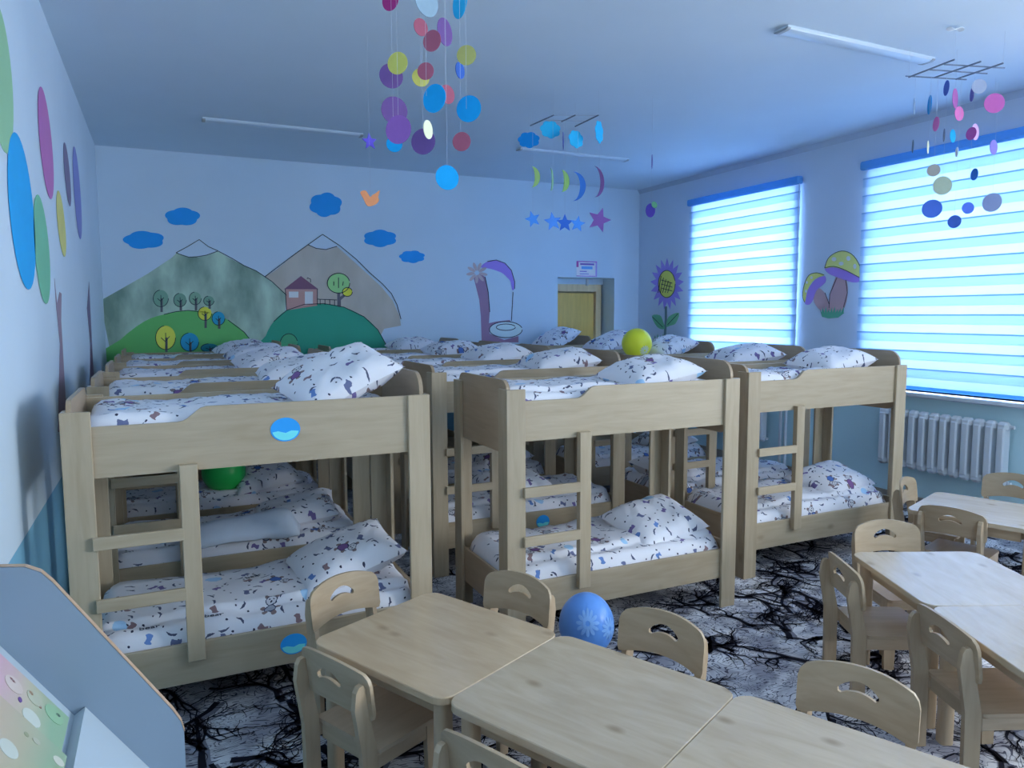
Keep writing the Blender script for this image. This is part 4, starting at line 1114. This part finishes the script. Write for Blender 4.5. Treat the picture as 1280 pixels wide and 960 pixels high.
# a painted washstand between the mountains and the door
ws = mural('washstand_mural', 'painted washstand with brown side, purple canopy and white basin on the far wall')
paint(ws, 'painted_side', 'back', [(592, 347), (600, 342), (606, 346), (610, 365), (612, 390), (611, 404), (620, 402), (637, 400), (640, 404), (612, 409), (612, 417), (630, 425), (648, 420), (648, 428), (602, 428), (601, 395), (599, 375)], (105, 90, 125), 1)
paint(ws, 'painted_canopy', 'back', spline([(601, 334), (609, 327), (620, 325), (631, 329), (639, 338), (643, 352), (643, 361), (640, 362), (638, 352), (634, 347), (627, 341), (613, 336)], 4), (112, 100, 185), 2)
paint(ws, 'painted_basin', 'back', ellipse(632, 412, 20.5, 10, 28), (140, 165, 208), 3)
for k in range(9):
    a = 2*PI*k/9+0.2
    paint(ws, 'painted_leaf', 'back', ellipse(596+8*math.cos(a), 341+8*math.sin(a), 5.5, 2, 10, a), (128, 125, 145), 3)
line(ws, 'outline', 'back', [ellipse(632, 412, 20.5, 10, 28), ellipse(632, 409, 12, 4, 20), [(609, 327), (620, 325), (631, 329), (639, 338), (643, 352), (643, 361)], [(606, 346), (610, 365), (612, 390)], [(641, 365), (639, 401)]], 5, 0.9)
# sunflower and mushrooms on the window wall
sf = mural('sunflower_mural', 'painted sunflower with violet petals and yellow middle beside the far window')
for k in range(17):
    a = 2*PI*k/17
    cx, cy = 834, 355
    tip = (cx+21*math.sin(a), cy-32.5*math.cos(a)); 
    b1 = (cx+12*math.sin(a-0.22), cy-19*math.cos(a-0.22)); b2 = (cx+12*math.sin(a+0.22), cy-19*math.cos(a+0.22)); m1_ = (cx+15*math.sin(a-0.16), cy-23.5*math.cos(a-0.16)); m2_ = (cx+15*math.sin(a+0.16), cy-23.5*math.cos(a+0.16))
    paint(sf, 'painted_petal', 'right', [b1, m1_, tip, m2_, b2, (cx, cy)], (110, 105, 190), 1+0.4*(k % 3))
ctr = paint(sf, 'painted_middle', 'right', ellipse(834, 355, 10.5, 17, 26), (165, 175, 95), 3)
paint(sf, 'painted_leaf', 'right', spline([(831, 411), (822, 409), (815, 395), (825, 394), (829, 402)], 3), (75, 135, 120), 2)
paint(sf, 'painted_leaf', 'right', spline([(833, 408), (836, 396), (849, 391), (845, 404), (838, 407)], 3), (80, 140, 125), 2)
gr = [(817, 430)]
for k in range(9): gr += [(819+3.4*k, 419-2*(k % 2)), (820.6+3.4*k, 425)]
paint(sf, 'painted_grass', 'right', gr+[(850, 430)], (70, 125, 120), 2.4)
line(sf, 'painted_stem', 'right', [[(832.5, 383), (832.5, 400), (831, 424)]], 1, 3.0, plain('stem_paint', seen(80, 110, 130), 0.6))
hatch = [[(827+3*k, 345+2*k), (829+3*k-6, 366)] for k in range(5)]+[[(827, 350+5*k), (841, 354+5*k)] for k in range(3)]
line(sf, 'outline', 'right', [ellipse(834, 355, 10.5, 17, 26)]+hatch+[[(816, 396), (829, 409)], [(848, 392), (835, 406)]], 5, 0.7)
mu = mural('mushroom_mural', 'painted pair of yellow capped mushrooms with violet gills between the windows')
paint(mu, 'painted_stem', 'right', spline([(1047, 344), (1056, 346), (1060, 362), (1056, 384), (1046, 392), (1037, 388), (1037, 370), (1042, 354)], 3), (132, 118, 140), 1)
paint(mu, 'painted_stem', 'right', spline([(1017, 364), (1023, 360), (1031, 366), (1037, 380), (1036, 390), (1026, 388), (1018, 378)], 3), (132, 118, 140), 1.4)
paint(mu, 'painted_gills', 'right', spline([(1031.5, 335), (1043, 333), (1058, 338), (1074, 346), (1077, 351), (1066, 353), (1048, 347), (1036, 342)], 3), (115, 100, 195), 2)
paint(mu, 'painted_cap', 'right', spline([(1031.5, 335), (1036, 323), (1046, 315.5), (1057, 314), (1068, 320), (1076, 334), (1077.5, 347), (1066, 342), (1050, 335.5), (1040, 334)], 3), (170, 175, 115), 3)
paint(mu, 'painted_gills', 'right', spline([(1031, 345), (1032, 353), (1021, 363), (1016, 376), (1011, 381), (1006, 378), (1010, 362), (1020, 349)], 3), (115, 100, 195), 2)
paint(mu, 'painted_cap', 'right', spline([(1031, 344), (1022, 341), (1012, 344), (1006, 356), (1004, 370), (1006.5, 378), (1010, 362), (1019, 349)], 3), (165, 172, 112), 3)
for cx, cy, rx, ry in ((1043, 324, 3, 2.6), (1052, 329.5, 3, 2.3), (1061, 323, 2.6, 3), (1069, 333, 2, 3.3), (1015, 347, 1.6, 1.8), (1009, 353, 1.4, 1.8), (1008, 364, 1.2, 2)):
    paint(mu, 'painted_spot', 'right', ellipse(cx, cy, rx, ry, 14), (150, 165, 195), 4.5)
gr = [(1028, 396)]
for k in range(9): gr += [(1025+3.8*k, 386-1.5*(k % 3)), (1027.5+3.4*k, 391)]
paint(mu, 'painted_grass', 'right', gr+[(1056, 391), (1048, 397), (1036, 398)], (65, 130, 125), 3)
line(mu, 'outline', 'right', [spline([(1031.5, 335), (1036, 323), (1046, 315.5), (1057, 314), (1068, 320), (1076, 334), (1077.5, 347)], 3, False), spline([(1031.5, 335), (1043, 333), (1058, 338), (1077, 348)], 3, False), spline([(1031, 344), (1022, 341), (1012, 344), (1006, 356), (1004, 370), (1006.5, 378)], 3, False), [(1047, 347), (1038, 368), (1037, 385)], [(1058, 350), (1060, 366), (1055, 384)], [(1032, 366), (1037, 380)]], 6, 0.7)
# tree with long oval leaves on the left wall
lt = mural('leaf_tree_mural', 'painted tree of long coloured oval leaves on the left wall')
def oval(top, bot, hw, col, layer=2):
    (x0, y0), (x1, y1) = top, bot; pts = []
    for k in range(32):
        a = 2*PI*k/32; s = 0.5-0.5*math.cos(a)
        pts.append((x0+(x1-x0)*s+hw*math.sin(a), y0+(y1-y0)*s))
    paint(lt, 'painted_leaf', 'left', pts, col, layer)
oval((-8, 0), (8, 192), 14, (112, 160, 145), 1); oval((17, 165), (35, 362), 15, (32, 135, 215)); oval((50, 108), (63, 249), 7.5, (140, 95, 165)); oval((46, 243), (57, 380), 9, (90, 155, 145)); oval((72, 238), (80, 321), 4.5, (160, 170, 120))
oval((80, 178), (87, 258), 3.2, (95, 98, 140)); oval((92, 183), (100, 299), 4.0, (100, 115, 190))
paint(lt, 'painted_trunk', 'left', [(67.5, 348), (71, 380), (74, 365), (76.5, 367), (76, 400), (80.5, 480), (84, 540), (72, 540), (74.5, 430), (70, 385)], (112, 108, 140), 1)
paint(lt, 'painted_trunk', 'left', [(111, 352), (112.5, 385), (117, 475), (118, 500), (112, 500), (112.5, 430), (108.5, 385)], (90, 90, 130), 1)

# notice over the door
nt_ = empty('door_notice'); q0 = on_y(720.5, 326, YB); q1 = on_y(746, 346, YB)
nt_.location = (q0.x, YB, q1.z); NW, NH = q1.x-q0.x, q0.z-q1.z
def bar(name, x0, x1, z0, z1, col, lay, k=1.2):
    o = MB().box(NW*x0, NW*x1, -0.002-0.0012*lay, -0.001, NH*z0, NH*z1, 0).build(name, plain('notice_%d_%d_%d' % col, seen(*col, k), 0.4), nt_)
bar('paper', 0, 1, 0, 1, (165, 165, 220), 0); bar('border', 0, 1, 0.93, 1, (125, 80, 160), 1); bar('border', 0, 1, 0, 0.06, (125, 105, 170), 1); bar('border', 0, 0.10, 0.6, 0.93, (130, 60, 130), 1); bar('border', 0.93, 1, 0.06, 0.93, (120, 110, 180), 1)
bar('heading', 0.18, 0.86, 0.74, 0.86, (85, 70, 150), 1); bar('picture', 0.24, 0.78, 0.48, 0.66, (70, 125, 215), 1); bar('text_line', 0.16, 0.5, 0.3, 0.36, (90, 95, 170), 1); bar('text_line', 0.16, 0.6, 0.14, 0.19, (90, 95, 170), 1); bar('figure', 0.62, 0.9, 0.2, 0.46, (200, 215, 245), 1)
tag(nt_, 'small printed notice with violet border on the wall above the door', 'notice')
gl = MB().box(0, 0.035, 0, 0.02, 0, 0.11, 0.004).build('door_glint', WHITE); q = on_y(737, 355, YB+0.2); gl.location = (q.x-0.02, YB+0.245, q.z-0.02)  # a glint at the door top, built as a small white block
tag(gl, 'short white glint at the top of the door frame', 'bracket')

# ------------------------------------------------------------------ book rack in the left foreground
RP = 1.50                                   # far side panel stands here
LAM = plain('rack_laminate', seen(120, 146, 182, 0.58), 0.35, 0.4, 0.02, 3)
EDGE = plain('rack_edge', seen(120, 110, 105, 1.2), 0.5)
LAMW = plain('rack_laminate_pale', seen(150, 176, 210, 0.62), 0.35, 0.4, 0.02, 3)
rk = tag(empty('book_rack', (XL+0.02, 0.62, 0)), 'pale blue sloping book rack against the left wall in the foreground', 'book rack')
ox = rk.location.x
prof = [(XL+0.03, 0.0), (0.006, 0.0), (0.006, 0.846), (0.001, 0.868), (-0.013, 0.895), (-0.195, 1.178), (-0.212, 1.199), (-0.235, 1.212), (-0.27, 1.217), (XL+0.03, 1.217)]
for yy in (0.02, RP-0.62):
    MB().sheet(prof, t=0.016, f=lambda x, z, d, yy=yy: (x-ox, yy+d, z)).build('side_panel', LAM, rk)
    ed = MB(); q = [(p[0]-ox, p[1]) for p in prof[1:]]
    for a, b in zip(q[:-1], q[1:]):
        dx, dz = b[0]-a[0], b[1]-a[1]; l = math.hypot(dx, dz); nx_, nz_ = dz/l*0.001, -dx/l*0.001
        ed.add([(a[0]+nx_, yy-0.0003, a[1]+nz_), (b[0]+nx_, yy-0.0003, b[1]+nz_), (b[0]+nx_, yy+0.0163, b[1]+nz_), (a[0]+nx_, yy+0.0163, a[1]+nz_)], [(0, 1, 2, 3)])
    ed.build('edge_band', EDGE, rk)
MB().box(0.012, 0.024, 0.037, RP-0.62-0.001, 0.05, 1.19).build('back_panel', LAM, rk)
sd = Vector((0.561, 0, -0.827)); nn = Vector((0.827, 0, 0.561))
def tier(p, length, name, th=0.016):
    """sloping board from its top edge p (x, z) down the slope"""
    a = Vector((p[0]-ox, 0, p[1])); m = MB()
    y0, y1 = 0.037, RP-0.62-0.0005
    c = [a, a+sd*length, a+sd*length-nn*th, a-nn*th]
    m.add([(v.x, y0, v.z) for v in c]+[(v.x, y1, v.z) for v in c], [(0, 1, 2, 3), (7, 6, 5, 4), (0, 4, 5, 1), (1, 5, 6, 2), (2, 6, 7, 3), (3, 7, 4, 0)])
    m.build(name, LAMW, rk)
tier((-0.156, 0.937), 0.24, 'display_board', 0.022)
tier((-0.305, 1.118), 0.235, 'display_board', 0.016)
# ledge between the two boards on which the books stand
lg = MB(); lg.box(-0.215-ox, -0.175-ox, 0.037, RP-0.62-0.0005, 0.905, 0.918, 0.001); lg.build('ledge', LAMW, rk)
MB().box(0.03, 0.5, 0.037, RP-0.62-0.0005, 0.08, 0.098).build('bottom_shelf', LAMW, rk)

def cover_mat(name, a, b, c):
    m, nt, bs = mat_base(name, 0.3, 0.5); L = nt.links.new
    tc = node(nt, 'ShaderNodeTexCoord'); sp = node(nt, 'ShaderNodeSeparateXYZ'); L(tc.outputs['Generated'], sp.inputs[0])
    nz = node(nt, 'ShaderNodeTexNoise'); nz.inputs['Scale'].default_value = 9; L(tc.outputs['Object'], nz.inputs['Vector'])
    ad = node(nt, 'ShaderNodeMath', operation='MULTIPLY_ADD'); ad.inputs[1].default_value = 0.35; L(nz.outputs['Fac'], ad.inputs[0]); L(sp.outputs['X'], ad.inputs[2])
    cr = node(nt, 'ShaderNodeValToRGB'); e = cr.color_ramp.elements
    e[0].position = 0.2; e[0].color = c4(a); e[1].position = 1.05; e[1].color = c4(c); k_ = e.new(0.65); k_.color = c4(b)
    L(ad.outputs[0], cr.inputs[0]); L(cr.outputs[0], bs.inputs['Base Color'])
    return m
def book(far_y, w, h, off, cm, label, prints, shift=0.0):
    """a picture book leaning on the upper board, its foot on the ledge"""
    foot = Vector((-0.182, 0, 0.944))+nn*off+sd*shift
    t = empty('picture_book', (foot.x, far_y, foot.z))
    def F(u, v, d): q = -sd*v-nn*(0.008-d); return (q.x, -u, q.z)
    MB().sheet([(0, 0), (w, 0), (w, h), (0, h)], t=0.008, f=F).build('pages', plain('book_pages', (0.55, 0.55, 0.52), 0.8), t)
    MB().sheet([(-0.002, -0.002), (w, -0.002), (w, h+0.002), (-0.002, h+0.002)], t=0.0012, f=lambda u, v, d: F(u, v, 0.0081+d)).build('cover', cm, t)
    for (u, v, r, q, col) in prints:
        MB().sheet(ellipse(u, v, r, r*q, 18, u*40), t=0.0006, f=lambda a, b, d: F(a, b, 0.0095+d)).build('cover_print', plain('print_%d_%d_%d' % col, seen(*col, 0.66), 0.35), t)
    return tag(t, label, 'book', 'picture books on the rack')
book(1.450, 0.24, 0.165, 0.004, cover_mat('cover_pink_green', seen(165, 140, 178, 0.72), seen(150, 158, 155, 0.72), seen(112, 150, 138, 0.72)), 'pink and green picture book at the back of the rack',
     [(0.03, 0.03, 0.022, 1.0, (120, 165, 150)), (0.022, 0.022, 0.006, 0.7, (70, 85, 125)), (0.035, 0.075, 0.018, 1, (150, 165, 165)), (0.03, 0.085, 0.005, 1, (180, 120, 90)), (0.045, 0.06, 0.003, 1, (130, 110, 110)), (0.05, 0.12, 0.02, 1, (170, 170, 185)), (0.042, 0.125, 0.007, 0.5, (120, 70, 90)), (0.075, 0.10, 0.007, 0.6, (90, 70, 150)), (0.095, 0.07, 0.02, 1, (165, 185, 200))])
book(1.305, 0.24, 0.155, 0.018, cover_mat('cover_sage', seen(152, 148, 150, 0.72), seen(140, 150, 146, 0.72), seen(116, 148, 140, 0.72)), 'sage green picture book in front on the rack',
     [(0.03, 0.012, 0.012, 0.8, (165, 180, 190)), (0.03, 0.06, 0.008, 0.8, (150, 165, 170)), (0.035, 0.08, 0.005, 1, (125, 140, 130)), (0.1, 0.10, 0.018, 1, (160, 180, 195))])
